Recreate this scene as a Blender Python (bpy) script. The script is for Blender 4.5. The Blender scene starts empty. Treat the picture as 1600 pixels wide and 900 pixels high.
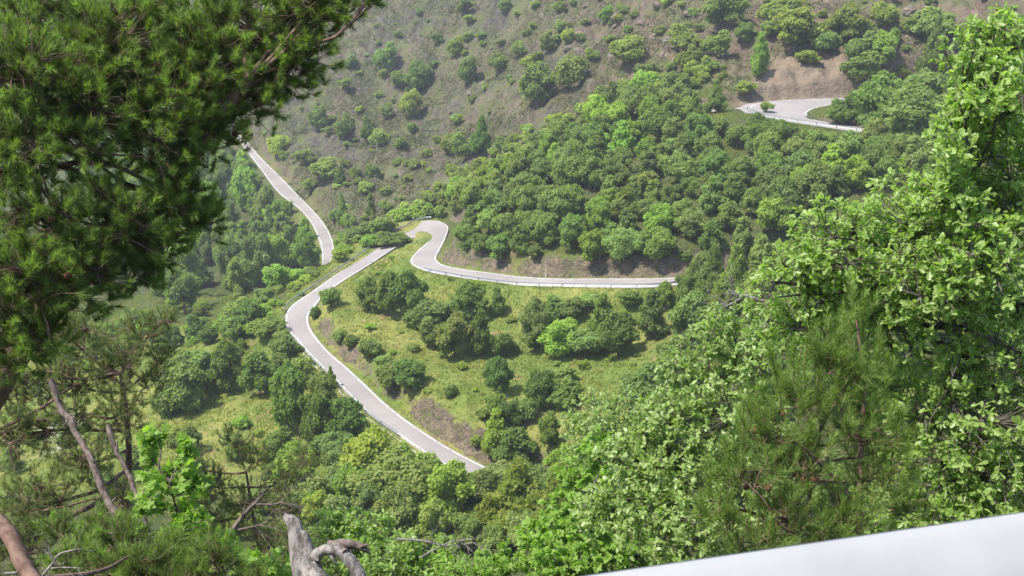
import bpy, math, random
import numpy as np
from mathutils import Vector
random.seed(7)
RNG = np.random.default_rng(11)
SC = bpy.context.scene
COL = SC.collection

# ------------------------------------------------------------------ camera geometry
PITCH = math.radians(18.0); FPX = 1700.0
SP, CP = math.sin(PITCH), math.cos(PITCH)
def ray(px, py):
    u = (px - 800) / FPX; v = (py - 450) / FPX
    return np.array([u, CP - v * SP, -SP - v * CP])
def P3(px, py, D): return ray(px, py) * D
def at_z(px, py, z):
    r = ray(px, py); return r * (z / r[2])
def project(P):
    P = np.asarray(P, float)
    d = P[..., 1] * CP - P[..., 2] * SP
    up = P[..., 1] * SP + P[..., 2] * CP
    d = np.where(np.abs(d) < 1e-3, 1e-3, d)
    return 800 + FPX * P[..., 0] / d, 450 - FPX * up / d, d

# ------------------------------------------------------------------ object helpers
def tag(o, label=None, cat=None, group=None, kind=None):
    if label: o['label'] = label
    if cat: o['category'] = cat
    if group: o['group'] = group
    if kind: o['kind'] = kind
    return o
def empty(name, loc=(0, 0, 0)):
    o = bpy.data.objects.new(name, None); COL.objects.link(o); o.location = loc
    o.empty_display_size = 0.2
    return o
def copy_tree(o, parent=None):
    c = o.copy(); COL.objects.link(c)
    if parent is not None: c.parent = parent
    for ch in o.children: copy_tree(ch, c)
    return c

class Geo:
    def __init__(s): s.v = []; s.f = []; s.a = []; s.n = 0
    def add(s, verts, faces, tint=0.5, mat=0, smooth=True):
        verts = np.asarray(verts, np.float32).reshape(-1, 3); faces = np.asarray(faces, np.int64)
        s.v.append(verts)
        s.a.append(np.broadcast_to(np.asarray(tint, np.float32), (len(verts),)))
        s.f.append((faces + s.n, mat, smooth)); s.n += len(verts)
    def mesh(s, name, mats):
        me = bpy.data.meshes.new(name)
        V = np.concatenate(s.v) if s.v else np.zeros((0, 3), np.float32)
        me.vertices.add(len(V)); me.vertices.foreach_set('co', V.ravel())
        loops = np.concatenate([f.ravel() for f, _, _ in s.f]).astype(np.int32)
        tot = np.concatenate([np.full(len(f), f.shape[1], np.int32) for f, _, _ in s.f])
        mi = np.concatenate([np.full(len(f), m, np.int32) for f, m, _ in s.f])
        sm = np.concatenate([np.full(len(f), b, bool) for f, _, b in s.f])
        st = np.concatenate([[0], np.cumsum(tot)[:-1]]).astype(np.int32)
        me.loops.add(len(loops)); me.loops.foreach_set('vertex_index', loops)
        me.polygons.add(len(tot)); me.polygons.foreach_set('loop_start', st); me.polygons.foreach_set('loop_total', tot)
        me.polygons.foreach_set('material_index', mi); me.polygons.foreach_set('use_smooth', sm)
        at = me.attributes.new('tint', 'FLOAT', 'POINT'); at.data.foreach_set('value', np.concatenate(s.a))
        for m in mats: me.materials.append(m)
        me.update(calc_edges=True)
        return me
    def obj(s, name, mats, parent=None, loc=(0, 0, 0)):
        if not isinstance(mats, (list, tuple)): mats = [mats]
        o = bpy.data.objects.new(name, s.mesh(name, mats)); COL.objects.link(o)
        o.location = loc
        if parent is not None: o.parent = parent
        return o

def nrm(a): return a / np.maximum(np.linalg.norm(a, axis=-1, keepdims=True), 1e-9)
def rand_dirs(n): return nrm(RNG.normal(size=(n, 3)))
def perp(d):
    r = rand_dirs(len(d)); return nrm(np.cross(d, r))

def tubes(g, pts, rad, S=6, tint=0.5, mat=0, cap=False, rough=0.0):
    """batch of tubes: pts (N,K,3), rad (N,K)"""
    pts = np.asarray(pts, float)
    if pts.ndim == 2: pts = pts[None]
    N, K, _ = pts.shape
    rad = np.broadcast_to(np.asarray(rad, float), (N, K))
    T = nrm(np.gradient(pts, axis=1))
    ref = np.where(np.abs(T[..., 2:3]) > 0.9, np.array([1., 0, 0]), np.array([0, 0, 1.]))
    A = nrm(np.cross(T, ref)); B = np.cross(T, A)
    ang = np.linspace(0, 2 * np.pi, S, endpoint=False)
    rr = rad[:, :, None, None] * np.ones((1, 1, S, 1))
    if rough: rr = rr * (1 + rough * RNG.normal(size=rr.shape))
    V = pts[:, :, None, :] + rr * (A[:, :, None, :] * np.cos(ang)[None, None, :, None] + B[:, :, None, :] * np.sin(ang)[None, None, :, None])
    i = np.arange(K - 1)[:, None]; j = np.arange(S)[None, :]
    q = np.stack([i * S + j, i * S + (j + 1) % S, (i + 1) * S + (j + 1) % S, (i + 1) * S + j], -1).reshape(-1, 4)
    F = (q[None] + (np.arange(N) * K * S)[:, None, None]).reshape(-1, 4)
    t = tint
    if not np.isscalar(tint): t = np.repeat(np.asarray(tint), K * S)
    g.add(V.reshape(-1, 3), F, t, mat)
    if cap:
        base = g.n - N * K * S
        for n in range(N):
            for k in (0, K - 1):
                idx = base - (base) + n * K * S + k * S
                ring = V[n, k]; c = ring.mean(0)
                vv = np.vstack([ring, c]); ff = [[a, (a + 1) % S, S] for a in range(S)]
                g.add(vv, ff, 0.5, mat, False)

def spline(P, n):
    """Catmull-Rom through rows of P, n samples, by arc length"""
    P = np.asarray(P, float)
    Q = np.vstack([2 * P[0] - P[1], P, 2 * P[-1] - P[-2]])
    out = []
    for i in range(1, len(Q) - 2):
        t = np.linspace(0, 1, 20, endpoint=False)[:, None]
        a, b, c, d = Q[i - 1], Q[i], Q[i + 1], Q[i + 2]
        out.append(0.5 * (2 * b + (c - a) * t + (2 * a - 5 * b + 4 * c - d) * t**2 + (-a + 3 * b - 3 * c + d) * t**3))
    out.append(P[-1:]); C = np.vstack(out)
    s = np.concatenate([[0], np.cumsum(np.linalg.norm(np.diff(C[:, :3], axis=0), axis=1))])
    si = np.linspace(0, s[-1], n)
    return np.stack([np.interp(si, s, C[:, k]) for k in range(C.shape[1])], -1)

# ------------------------------------------------------------------ noise
def vnoise(x, y, seed=0):
    xi = np.floor(x).astype(np.int64); yi = np.floor(y).astype(np.int64)
    fx = x - xi; fy = y - yi
    fx = fx * fx * (3 - 2 * fx); fy = fy * fy * (3 - 2 * fy)
    def h(a, b):
        n = (a * 374761393 + b * 668265263 + seed * 1442695041) & 0xffffffff
        n = ((n ^ (n >> 13)) * 1274126177) & 0xffffffff
        return ((n ^ (n >> 16)) & 0xffff) / 32767.5 - 1
    return (h(xi, yi) * (1 - fx) + h(xi + 1, yi) * fx) * (1 - fy) + (h(xi, yi + 1) * (1 - fx) + h(xi + 1, yi + 1) * fx) * fy
def fbm(x, y, oct=4, seed=0):
    s = 0; a = 1.0
    for o in range(oct):
        s = s + a * vnoise(x * 2**o, y * 2**o, seed + o); a *= 0.5
    return s
def in_poly(px, py, poly):
    ins = np.zeros(np.shape(px), bool); n = len(poly); j = n - 1
    for i in range(n):
        xi, yi = poly[i]; xj, yj = poly[j]
        c = ((yi > py) != (yj > py)) & (px < (xj - xi) * (py - yi) / ((yj - yi) or 1e-9) + xi)
        ins ^= c; j = i
    return ins
def sstep(a, b, x):
    t = np.clip((x - a) / (b - a), 0, 1); return t * t * (3 - 2 * t)

# ------------------------------------------------------------------ materials
def new_mat(name):
    m = bpy.data.materials.new(name); m.use_nodes = True
    nt = m.node_tree; nt.nodes.clear()
    out = nt.nodes.new('ShaderNodeOutputMaterial')
    return m, nt, out
def N(nt, t, **kw):
    n = nt.nodes.new(t)
    for k, v in kw.items():
        if k.startswith('i_'):
            key = k[2:]; key = int(key) if key.isdigit() else key.replace('_', ' ')
            n.inputs[key].default_value = v
        else: setattr(n, k, v)
    return n
def L(nt, a, b): nt.links.new(a, b)
def mixc(nt, fac, a, b):
    n = nt.nodes.new('ShaderNodeMix'); n.data_type = 'RGBA'
    for s, v in ((0, fac), (6, a), (7, b)):
        if hasattr(v, 'node'): L(nt, v, n.inputs[s])
        else: n.inputs[s].default_value = v if s == 0 else (*v, 1) if len(v) == 3 else v
    return n.outputs[2]
def ramp(nt, val, lo, hi):
    n = N(nt, 'ShaderNodeMapRange', i_1=lo, i_2=hi); n.interpolation_type = 'SMOOTHSTEP'; L(nt, val, n.inputs[0]); return n.outputs[0]
def noise(nt, vec, scale, detail=3, rough=0.55):
    n = N(nt, 'ShaderNodeTexNoise'); n.inputs['Scale'].default_value = scale; n.inputs['Detail'].default_value = detail
    n.inputs['Roughness'].default_value = rough
    if vec is not None: L(nt, vec, n.inputs['Vector'])
    return n.outputs['Fac']
def attr(nt, name): 
    n = N(nt, 'ShaderNodeAttribute'); n.attribute_name = name; return n.outputs['Fac']
def objvec(nt): return N(nt, 'ShaderNodeTexCoord').outputs['Object']

def leaf_mat(name, dark, light, trans=0.35, rough=0.5, spec=0.35, use_obj=False, tcol=(1.0, 1.15, 0.45)):
    m, nt, out = new_mat(name)
    c = mixc(nt, attr(nt, 'tint'), dark, light)
    if use_obj:
        oi = N(nt, 'ShaderNodeObjectInfo')
        mx = N(nt, 'ShaderNodeMix'); mx.data_type = 'RGBA'; mx.blend_type = 'MULTIPLY'; mx.inputs[0].default_value = 1
        L(nt, c, mx.inputs[6]); L(nt, oi.outputs['Color'], mx.inputs[7]); c = mx.outputs[2]
    p = N(nt, 'ShaderNodeBsdfPrincipled'); L(nt, c, p.inputs['Base Color'])
    p.inputs['Roughness'].default_value = rough; p.inputs['Specular IOR Level'].default_value = spec
    tr = N(nt, 'ShaderNodeBsdfTranslucent')
    mt = N(nt, 'ShaderNodeMix'); mt.data_type = 'RGBA'; mt.blend_type = 'MULTIPLY'; mt.inputs[0].default_value = 1
    L(nt, c, mt.inputs[6]); mt.inputs[7].default_value = (*[t * 1.3 for t in tcol], 1); L(nt, mt.outputs[2], tr.inputs[0])
    ms = N(nt, 'ShaderNodeMixShader'); ms.inputs[0].default_value = trans
    L(nt, p.outputs[0], ms.inputs[1]); L(nt, tr.outputs[0], ms.inputs[2]); L(nt, ms.outputs[0], out.inputs[0])
    return m
def bark_mat(name, a, b, scale=8, stretch=(1, 1, 0.15), bump=0.4):
    m, nt, out = new_mat(name)
    mp = N(nt, 'ShaderNodeMapping'); mp.inputs['Scale'].default_value = stretch; L(nt, objvec(nt), mp.inputs[0])
    f = noise(nt, mp.outputs[0], scale, 5, 0.65)
    c = mixc(nt, ramp(nt, f, 0.35, 0.65), a, b)
    p = N(nt, 'ShaderNodeBsdfPrincipled'); L(nt, c, p.inputs['Base Color']); p.inputs['Roughness'].default_value = 0.85
    p.inputs['Specular IOR Level'].default_value = 0.2
    bp = N(nt, 'ShaderNodeBump'); bp.inputs['Strength'].default_value = bump; bp.inputs['Distance'].default_value = 0.03
    L(nt, f, bp.inputs['Height']); L(nt, bp.outputs[0], p.inputs['Normal']); L(nt, p.outputs[0], out.inputs[0])
    return m
M = {}
M['far_leaf'] = leaf_mat('far_leaf', (0.135, 0.192, 0.045), (0.24, 0.305, 0.082), 0.5, 0.6, 0.25, True)
M['oak'] = leaf_mat('oak_leaf', (0.19, 0.275, 0.055), (0.31, 0.42, 0.125), 0.55, 0.42, 0.5)
M['oak_pale'] = leaf_mat('oak_pale_leaf', (0.18, 0.26, 0.065), (0.31, 0.40, 0.135), 0.5, 0.42, 0.5)
M['oak_bright'] = leaf_mat('oak_bright_leaf', (0.155, 0.26, 0.038), (0.26, 0.39, 0.075), 0.55, 0.5, 0.35)
M['pine'] = leaf_mat('pine_needles', (0.08, 0.105, 0.036), (0.23, 0.335, 0.07), 0.45, 0.5, 0.3)
M['pine_olive'] = leaf_mat('pine_olive_needles', (0.10, 0.13, 0.045), (0.20, 0.225, 0.085), 0.42, 0.5, 0.3)
M['pine_young'] = leaf_mat('young_pine_needles', (0.11, 0.165, 0.038), (0.22, 0.31, 0.07), 0.45, 0.5, 0.3)
M['bark'] = bark_mat('oak_bark', (0.045, 0.038, 0.03), (0.14, 0.12, 0.10), 14)
M['bark_red'] = bark_mat('pine_bark', (0.085, 0.05, 0.036), (0.18, 0.115, 0.085), 12)
M['dead'] = bark_mat('dead_wood', (0.06, 0.045, 0.036), (0.17, 0.13, 0.11), 18)
M['dead_pale'] = bark_mat('bleached_wood', (0.085, 0.075, 0.065), (0.27, 0.24, 0.215), 30, (1, 1, 0.06), 0.7)
M['cone'] = bark_mat('cone_brown', (0.07, 0.03, 0.018), (0.15, 0.065, 0.038), 40, (1, 1, 1))

def simple_mat(name, col, rough=0.6, metal=0.0, var=0.1, scale=3.0, bump=0.0):
    m, nt, out = new_mat(name)
    f = noise(nt, objvec(nt), scale, 5)
    c = mixc(nt, f, [x * (1 - var) for x in col], [min(1, x * (1 + var)) for x in col])
    p = N(nt, 'ShaderNodeBsdfPrincipled'); L(nt, c, p.inputs['Base Color'])
    p.inputs['Roughness'].default_value = rough; p.inputs['Metallic'].default_value = metal
    if bump:
        bp = N(nt, 'ShaderNodeBump'); bp.inputs['Strength'].default_value = bump; bp.inputs['Distance'].default_value = 0.01
        L(nt, f, bp.inputs['Height']); L(nt, bp.outputs[0], p.inputs['Normal'])
    L(nt, p.outputs[0], out.inputs[0]); return m
def asphalt():
    m, nt, out = new_mat('asphalt')
    v = objvec(nt)
    c = mixc(nt, ramp(nt, noise(nt, v, 0.12, 4), 0.35, 0.65), (0.172, 0.154, 0.142), (0.226, 0.203, 0.187))
    c = mixc(nt, ramp(nt, noise(nt, v, 0.9, 5, 0.7), 0.52, 0.75), c, (0.145, 0.131, 0.122))
    c = mixc(nt, ramp(nt, noise(nt, v, 30, 2), 0.3, 0.9), c, (0.275, 0.252, 0.238))
    p = N(nt, 'ShaderNodeBsdfPrincipled'); L(nt, c, p.inputs['Base Color']); p.inputs['Roughness'].default_value = 0.9
    p.inputs['Specular IOR Level'].default_value = 0.2
    L(nt, p.outputs[0], out.inputs[0]); return m
M['asphalt'] = asphalt()
def paint():
    m, nt, out = new_mat('line_paint')
    f = ramp(nt, noise(nt, objvec(nt), 1.2, 6, 0.75), 0.36, 0.54)
    c = mixc(nt, f, (0.22, 0.205, 0.2), (0.58, 0.57, 0.55))
    p = N(nt, 'ShaderNodeBsdfPrincipled'); L(nt, c, p.inputs['Base Color']); p.inputs['Roughness'].default_value = 0.7
    L(nt, p.outputs[0], out.inputs[0]); return m
M['paint'] = paint()
M['galv'] = simple_mat('galvanised_steel', (0.31, 0.315, 0.32), 0.45, 0.35, 0.12, 4)
M['post'] = simple_mat('post_steel', (0.30, 0.30, 0.31), 0.6, 0.2, 0.2, 6)
M['white_rail'] = simple_mat('pale_rail', (0.275, 0.272, 0.262), 0.5, 0.1, 0.22, 5, 0.12)
M['concrete'] = simple_mat('verge_concrete', (0.26, 0.245, 0.19), 0.9, 0, 0.15, 2)
M['rock'] = simple_mat('pale_rock', (0.38, 0.35, 0.31), 0.9, 0, 0.3, 1.5)

def terrain_mat():
    m, nt, out = new_mat('hillside_ground')
    v = objvec(nt)
    n1 = noise(nt, v, 0.09, 4); n2 = noise(nt, v, 0.6, 5, 0.65); n3 = noise(nt, v, 2.6, 4, 0.7)
    # meadow
    g = mixc(nt, ramp(nt, n1, 0.38, 0.62), (0.13, 0.178, 0.036), (0.225, 0.22, 0.06))
    g = mixc(nt, ramp(nt, n2, 0.45, 0.7), g, (0.105, 0.145, 0.034))
    g = mixc(nt, ramp(nt, noise(nt, v, 0.23, 3), 0.6, 0.72), g, (0.23, 0.165, 0.08))
    # forest floor
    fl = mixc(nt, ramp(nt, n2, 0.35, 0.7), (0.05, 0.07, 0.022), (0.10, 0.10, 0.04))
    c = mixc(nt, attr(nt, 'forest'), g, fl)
    # grey scree hill
    mp = N(nt, 'ShaderNodeMapping'); mp.inputs['Scale'].default_value = (1, 0.35, 0.6); mp.inputs['Rotation'].default_value = (0, 0.3, 0.5); L(nt, v, mp.inputs[0])
    s1 = noise(nt, mp.outputs[0], 0.35, 6, 0.7); s2 = noise(nt, v, 0.05, 3)
    r = mixc(nt, ramp(nt, s1, 0.35, 0.65), (0.066, 0.053, 0.036), (0.165, 0.133, 0.094))
    r = mixc(nt, ramp(nt, s2, 0.42, 0.6), r, mixc(nt, ramp(nt, n2, 0.4, 0.65), (0.06, 0.054, 0.045), (0.118, 0.104, 0.084)))
    r = mixc(nt, attr(nt, 'red'), r, mixc(nt, ramp(nt, s1, 0.38, 0.62), (0.085, 0.06, 0.045), (0.19, 0.135, 0.10)))
    r = mixc(nt, ramp(nt, n3, 0.5, 0.7), r, (0.045, 0.039, 0.031))
    gr = noise(nt, v, 0.16, 5, 0.75)
    r = mixc(nt, ramp(nt, gr, 0.41, 0.62), r, mixc(nt, ramp(nt, n3, 0.3, 0.7), (0.07, 0.085, 0.03), (0.12, 0.125, 0.05)))
    c = mixc(nt, attr(nt, 'grey'), c, r)
    b = mixc(nt, ramp(nt, n2, 0.35, 0.65), (0.10, 0.08, 0.055), (0.20, 0.155, 0.105))
    b = mixc(nt, attr(nt, 'orange'), b, mixc(nt, ramp(nt, n2, 0.35, 0.65), (0.13, 0.085, 0.05), (0.225, 0.15, 0.092)))
    b = mixc(nt, ramp(nt, n3, 0.48, 0.7), b, (0.07, 0.06, 0.045))
    vo = N(nt, 'ShaderNodeTexVoronoi'); vo.inputs['Scale'].default_value = 0.9; mv = N(nt, 'ShaderNodeMapping'); mv.inputs['Scale'].default_value = (1, 1, 2.2); L(nt, v, mv.inputs[0]); L(nt, mv.outputs[0], vo.inputs['Vector'])
    b = mixc(nt, ramp(nt, noise(nt, mv.outputs[0], 0.9, 6, 0.8), 0.5, 0.62), b, (0.06, 0.052, 0.042))
    b = mixc(nt, ramp(nt, noise(nt, v, 0.7, 4, 0.7), 0.55, 0.68), b, (0.10, 0.115, 0.035))
    bm = N(nt, 'ShaderNodeMath', operation='ADD'); L(nt, attr(nt, 'bank'), bm.inputs[0])
    sub = N(nt, 'ShaderNodeMath', operation='MULTIPLY_ADD'); L(nt, n2, sub.inputs[0]); sub.inputs[1].default_value = 1.2; sub.inputs[2].default_value = -0.62
    L(nt, sub.outputs[0], bm.inputs[1])
    b = mixc(nt, attr(nt, 'orange'), b, mixc(nt, ramp(nt, s1, 0.3, 0.7), (0.135, 0.102, 0.07), (0.22, 0.17, 0.118)))
    c = mixc(nt, ramp(nt, bm.outputs[0], 0.35, 0.65), c, b)
    gv = mixc(nt, ramp(nt, n3, 0.3, 0.7), (0.25, 0.24, 0.2), (0.4, 0.39, 0.36))
    c = mixc(nt, attr(nt, 'gravel'), c, gv)
    p = N(nt, 'ShaderNodeBsdfPrincipled'); L(nt, c, p.inputs['Base Color']); p.inputs['Roughness'].default_value = 0.95
    p.inputs['Specular IOR Level'].default_value = 0.1
    ad = N(nt, 'ShaderNodeMath', operation='MULTIPLY_ADD'); L(nt, n3, ad.inputs[0]); ad.inputs[1].default_value = 0.35; L(nt, n2, ad.inputs[2])
    bp = N(nt, 'ShaderNodeBump'); bp.inputs['Strength'].default_value = 0.9; bp.inputs['Distance'].default_value = 1.4
    L(nt, ad.outputs[0], bp.inputs['Height']); L(nt, bp.outputs[0], p.inputs['Normal']); L(nt, p.outputs[0], out.inputs[0])
    return m
M['terrain'] = terrain_mat()
M['grass'] = leaf_mat('grass_blades', (0.16, 0.22, 0.044), (0.30, 0.29, 0.08), 0.5, 0.6, 0.2)
M['scrub'] = leaf_mat('dry_scrub', (0.08, 0.095, 0.035), (0.17, 0.155, 0.075), 0.25, 0.7, 0.15)

# ------------------------------------------------------------------ roads, given by both edges and their height
def road_pts(rows, n):
    """rows: (lx,ly,rx,ry,z) -> world polylines of both edges"""
    a = np.array([np.concatenate([at_z(r[0], r[1], r[4]), at_z(r[2], r[3], r[4])]) for r in rows])
    c = (a[:, :3] + a[:, 3:]) / 2
    full = spline(np.hstack([c, a]), n)
    return full[:, 3:6], full[:, 6:9]
ROADS = {}
MAIN = [  # middle road from the right, round the hairpin, down to the left bend, then towards the gully; L = downhill/left side
 (1180, 436, 1170, 424, -49.2), (1100, 440, 1095, 430.5, -50.2), (1025, 448.7, 1025, 434.5, -51.0), (944, 449.7, 944, 435, -51.8), (869, 448.5, 873, 435, -52.7), (806, 446, 815, 432, -53.5),
 (750, 439.5, 766, 426, -54.3), (703, 431.5, 722, 420, -55.0), (668, 424.5, 694, 414, -55.5), (646, 415.5, 683, 406.5, -55.9),
 (640.5, 405.5, 683.5, 398, -56.2), (652, 392, 690, 386, -56.5), (666, 380, 697, 370, -56.7), (668, 375.5, 700, 354, -57.0), (660, 372, 683, 345, -57.3), (648, 371, 655, 346.5, -57.6),
 (634, 377, 632, 358, -57.9), (610, 392, 604, 371, -58.3), (575, 415, 566, 399.5, -58.9), (533, 441.5, 518, 433, -59.5), (508, 461, 484, 457, -59.9), (488, 485, 454, 478, -60.3), (482.5, 497, 445, 495, -60.5), (486, 513, 447, 512, -60.7),
 (499, 532, 463, 532, -61.0), (518, 553, 481, 552.5, -61.3), (541, 572.5, 501, 573, -61.6), (571, 600, 528, 600, -62.0), (601, 628.5, 556, 629, -62.4), (631.5, 653, 585, 655, -62.8), (661.7, 674, 618, 677, -63.1), (699.5, 698, 655, 703, -63.5), (745, 722, 700, 730, -63.9), (800, 748, 765, 765, -64.3), (870, 775, 850, 800, -64.6)]
VALLEY = [
 (330, 160, 345, 158, -68.0), (352, 190, 366, 190, -69.5), (372.7, 218.7, 385.5, 218.7, -71.0), (390, 242.7, 404, 242, -72.2), (407, 264.5, 424, 262, -73.4), (424.7, 289, 447, 285, -74.8), (438, 304, 462, 301, -75.6), (466, 326, 487, 326, -77.0), (483, 345.5, 505, 347, -78.0),
 (495, 367, 516.5, 367, -78.8), (501.5, 390, 522, 386, -79.5), (503, 417, 516, 410, -80.0), (497, 433, 510, 430, -80.5), (478, 447, 487, 450, -81.0), (425, 458, 430, 467, -81.5), (370, 458, 372, 472, -82.0)]
UPPER = [
 (1420, 216, 1420, 207, -34.6), (1370, 209.5, 1370, 203.5, -34.6), (1325, 204, 1327, 196.5, -34.6), (1283, 198, 1292, 191, -34.5), (1240, 191.5, 1271, 186, -34.4), (1205, 185, 1262.5, 179, -34.2), (1181, 178.5, 1262, 175.5, -34.1), (1170, 170.5, 1267, 172, -34.0), (1178, 163, 1276, 168.5, -33.9), (1207, 158, 1290, 165.5, -33.8), (1255, 155, 1305, 163.5, -33.7), (1323, 152.5, 1330, 161.5, -33.6), (1380, 149, 1383, 158, -33.4), (1450, 146, 1450, 155, -33.0)]
STUB = [(1100, 176, 1105, 169, -34.9), (1133, 175, 1138, 166.5, -34.5), (1160, 176, 1165, 162, -34.15), (1185, 178, 1190, 160.5, -34.02)]
for nm, rows, n in (('main_road', MAIN, 620), ('valley_road', VALLEY, 420), ('upper_road', UPPER, 220), ('road_stub', STUB, 40)):
    ROADS[nm] = road_pts(rows, n)
# the road the viewer stands on, behind the rail
RAIL_A = np.array([0.092, 1.243]); RAIL_B = np.array([0.748, 1.41])
rdir = (RAIL_B - RAIL_A) / np.linalg.norm(RAIL_B - RAIL_A); rnor = np.array([rdir[1], -rdir[0]])   # rnor: towards the viewer's road
s_ = np.linspace(-45, 45, 120)
bend = 0.004 * s_**2
c1 = RAIL_A + rdir * s_[:, None] + rnor * (0.55 + bend)[:, None]; c2 = c1 + rnor * 6.2
ROADS['viewpoint_road'] = (np.c_[c1, np.full(120, -1.6)], np.c_[c2, np.full(120, -1.6)])

# ------------------------------------------------------------------ terrain heights
CTRL = []
for (px, py, D) in [
 (450,100,385),(450,0,412),(450,-120,450),(600,200,345),(600,100,372),(600,0,398),(600,-150,435),(700,250,305),(700,150,342),(700,0,382),(700,-150,425),
 (850,180,285),(850,100,310),(850,0,340),(850,-150,390),(1000,50,288),(1000,0,303),(1000,-150,350),(1100,80,262),(1100,0,283),(1250,100,243),(1250,50,252),(1250,0,266),(1250,-150,312),
 (1400,100,238),(1400,0,258),(1600,100,226),(1600,0,244),(1600,-150,290),(1900,50,240),(1900,200,190),
 (600,330,272),(560,370,272),(640,315,270),(530,300,310),
 (800,350,194),(800,300,206),(720,330,214),(760,270,224),(850,250,220),(900,200,238),(1000,150,250),(1000,250,205),(1000,350,182),(1100,350,175),(1100,250,197),(1100,190,211),(1200,300,182),(1300,300,175),(1200,225,199),(1330,235,194),(1450,250,186),(1600,250,176),(1500,170,206),
 (800,520,166),(700,520,168),(600,480,178),(580,520,170),(900,520,163),(1000,520,158),(800,600,151),(700,640,145.5),(900,650,139),(1000,600,144),(1100,520,150),(1200,500,145),(1300,450,150),
 (420,500,188),(350,520,185),(300,560,173),(300,660,154),(400,650,150),(450,700,143.5),(520,720,141),(600,780,133),(700,800,130),(850,850,122),(950,760,121),(440,560,172),
 (250,480,226),(250,560,192),(200,650,167),(100,600,192),(0,500,262),(-200,450,280),(400,400,283),(350,300,340),(300,400,292),(200,300,362),(0,200,450),(-200,250,420),(300,230,402),(200,150,460),(300,100,468),(300,0,480),(100,0,520),(-100,0,560),
 (480,440,240),(560,395,238)]:
    CTRL.append(P3(px, py, D))
CTRL += [np.array(p, float) for p in [(-9, 232, -62.5), (-16, 240, -66), (-3, 245, -60)]]
for x in (-60, -35, -15, 0, 15, 35, 60):
    k = 1.0 if x < 40 else 0.9
    CTRL += [np.array((x, y + 0.004 * x * x, z * k)) for y, z in ((3.3, -2.9), (5, -4.6), (8, -7.6), (12, -11.2), (20, -18.8), (40, -35.5), (60, -50), (80, -60.5), (98, -64.5))]
CTRL += [np.array(p, float) for p in [(90, 60, -36), (120, 90, -34), (110, 130, -38), (160, 150, -28), (95, 30, -22), (140, 30, -15), (200, 100, -15), (-90, 90, -74), (-150, 120, -86), (-110, 40, -40), (-180, 40, -60),
          (-60, -12, 1), (0, -14, 1), (60, -12, 2), (0, -40, 22), (-120, -40, 18), (120, -40, 24), (-250, 200, -88), (-250, 350, -60), (-250, 470, -10), (0, 480, 15), (200, 480, 60), (200, 300, 30)]]
for nm, (a, b) in ROADS.items():
    st = 22 if nm != 'viewpoint_road' else 12
    c = ((a + b) / 2)[::st]
    CTRL += list(c)
CTRL = np.array(CTRL)
def rbf_fit(C):
    n = len(C); S = 50.0
    d = np.linalg.norm(C[:, None, :2] - C[None, :, :2], axis=-1) / S
    A = np.zeros((n + 3, n + 3)); A[:n, :n] = np.sqrt(d * d + 0.01) * -1 + np.eye(n) * 0.01
    A[:n, n] = 1; A[:n, n + 1:] = C[:, :2] / S; A[n:, :n] = A[:n, n:].T
    w = np.linalg.solve(A, np.concatenate([C[:, 2], np.zeros(3)]))
    return C[:, :2].copy(), w, S
_rc, _rw, _rs = rbf_fit(CTRL)
def rbf(X, Y):
    out = np.empty(X.size); xf = X.ravel(); yf = Y.ravel(); n = len(_rc)
    for i in range(0, X.size, 40000):
        x = xf[i:i + 40000]; y = yf[i:i + 40000]
        d2 = ((x[:, None] - _rc[None, :, 0])**2 + (y[:, None] - _rc[None, :, 1])**2) / _rs**2
        out[i:i + 40000] = -np.sqrt(d2 + 0.01) @ _rw[:n] + _rw[n] + (x * _rw[n + 1] + y * _rw[n + 2]) / _rs
    return out.reshape(X.shape)
X0, X1, Y0, Y1, STEP = -240.0, 200.0, -36.0, 486.0, 0.65
gx = np.arange(X0, X1 + 1e-6, STEP); gy = np.arange(Y0, Y1 + 1e-6, STEP)
GX, GY = np.meshgrid(gx, gy)
GZ = rbf(GX[::2, ::2], GY[::2, ::2])
# upsample by two
def up2(Z, shape):
    yy = np.minimum(np.arange(shape[0]) / 2, Z.shape[0] - 1.0001); xx = np.minimum(np.arange(shape[1]) / 2, Z.shape[1] - 1.0001)
    y0 = yy.astype(int); x0 = xx.astype(int); fy = (yy - y0)[:, None]; fx = (xx - x0)[None]
    y1 = np.minimum(y0 + 1, Z.shape[0] - 1); x1 = np.minimum(x0 + 1, Z.shape[1] - 1)
    return (Z[y0][:, x0] * (1 - fx) + Z[y0][:, x1] * fx) * (1 - fy) + (Z[y1][:, x0] * (1 - fx) + Z[y1][:, x1] * fx) * fy
def blur(Z, r, n=2):
    for _ in range(n):
        for ax in (0, 1):
            Zp = np.pad(Z, [(r, r) if a == ax else (0, 0) for a in (0, 1)], mode='edge')
            cs = np.cumsum(Zp, axis=ax); cs = np.concatenate([np.zeros_like(np.take(cs, [0], axis=ax)), cs], axis=ax)
            k = 2 * r + 1; n_ = Z.shape[ax]
            Z = (np.take(cs, np.arange(k, k + n_), axis=ax) - np.take(cs, np.arange(0, n_), axis=ax)) / k
    return Z
GZ = blur(up2(GZ, GX.shape), 3)
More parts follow.
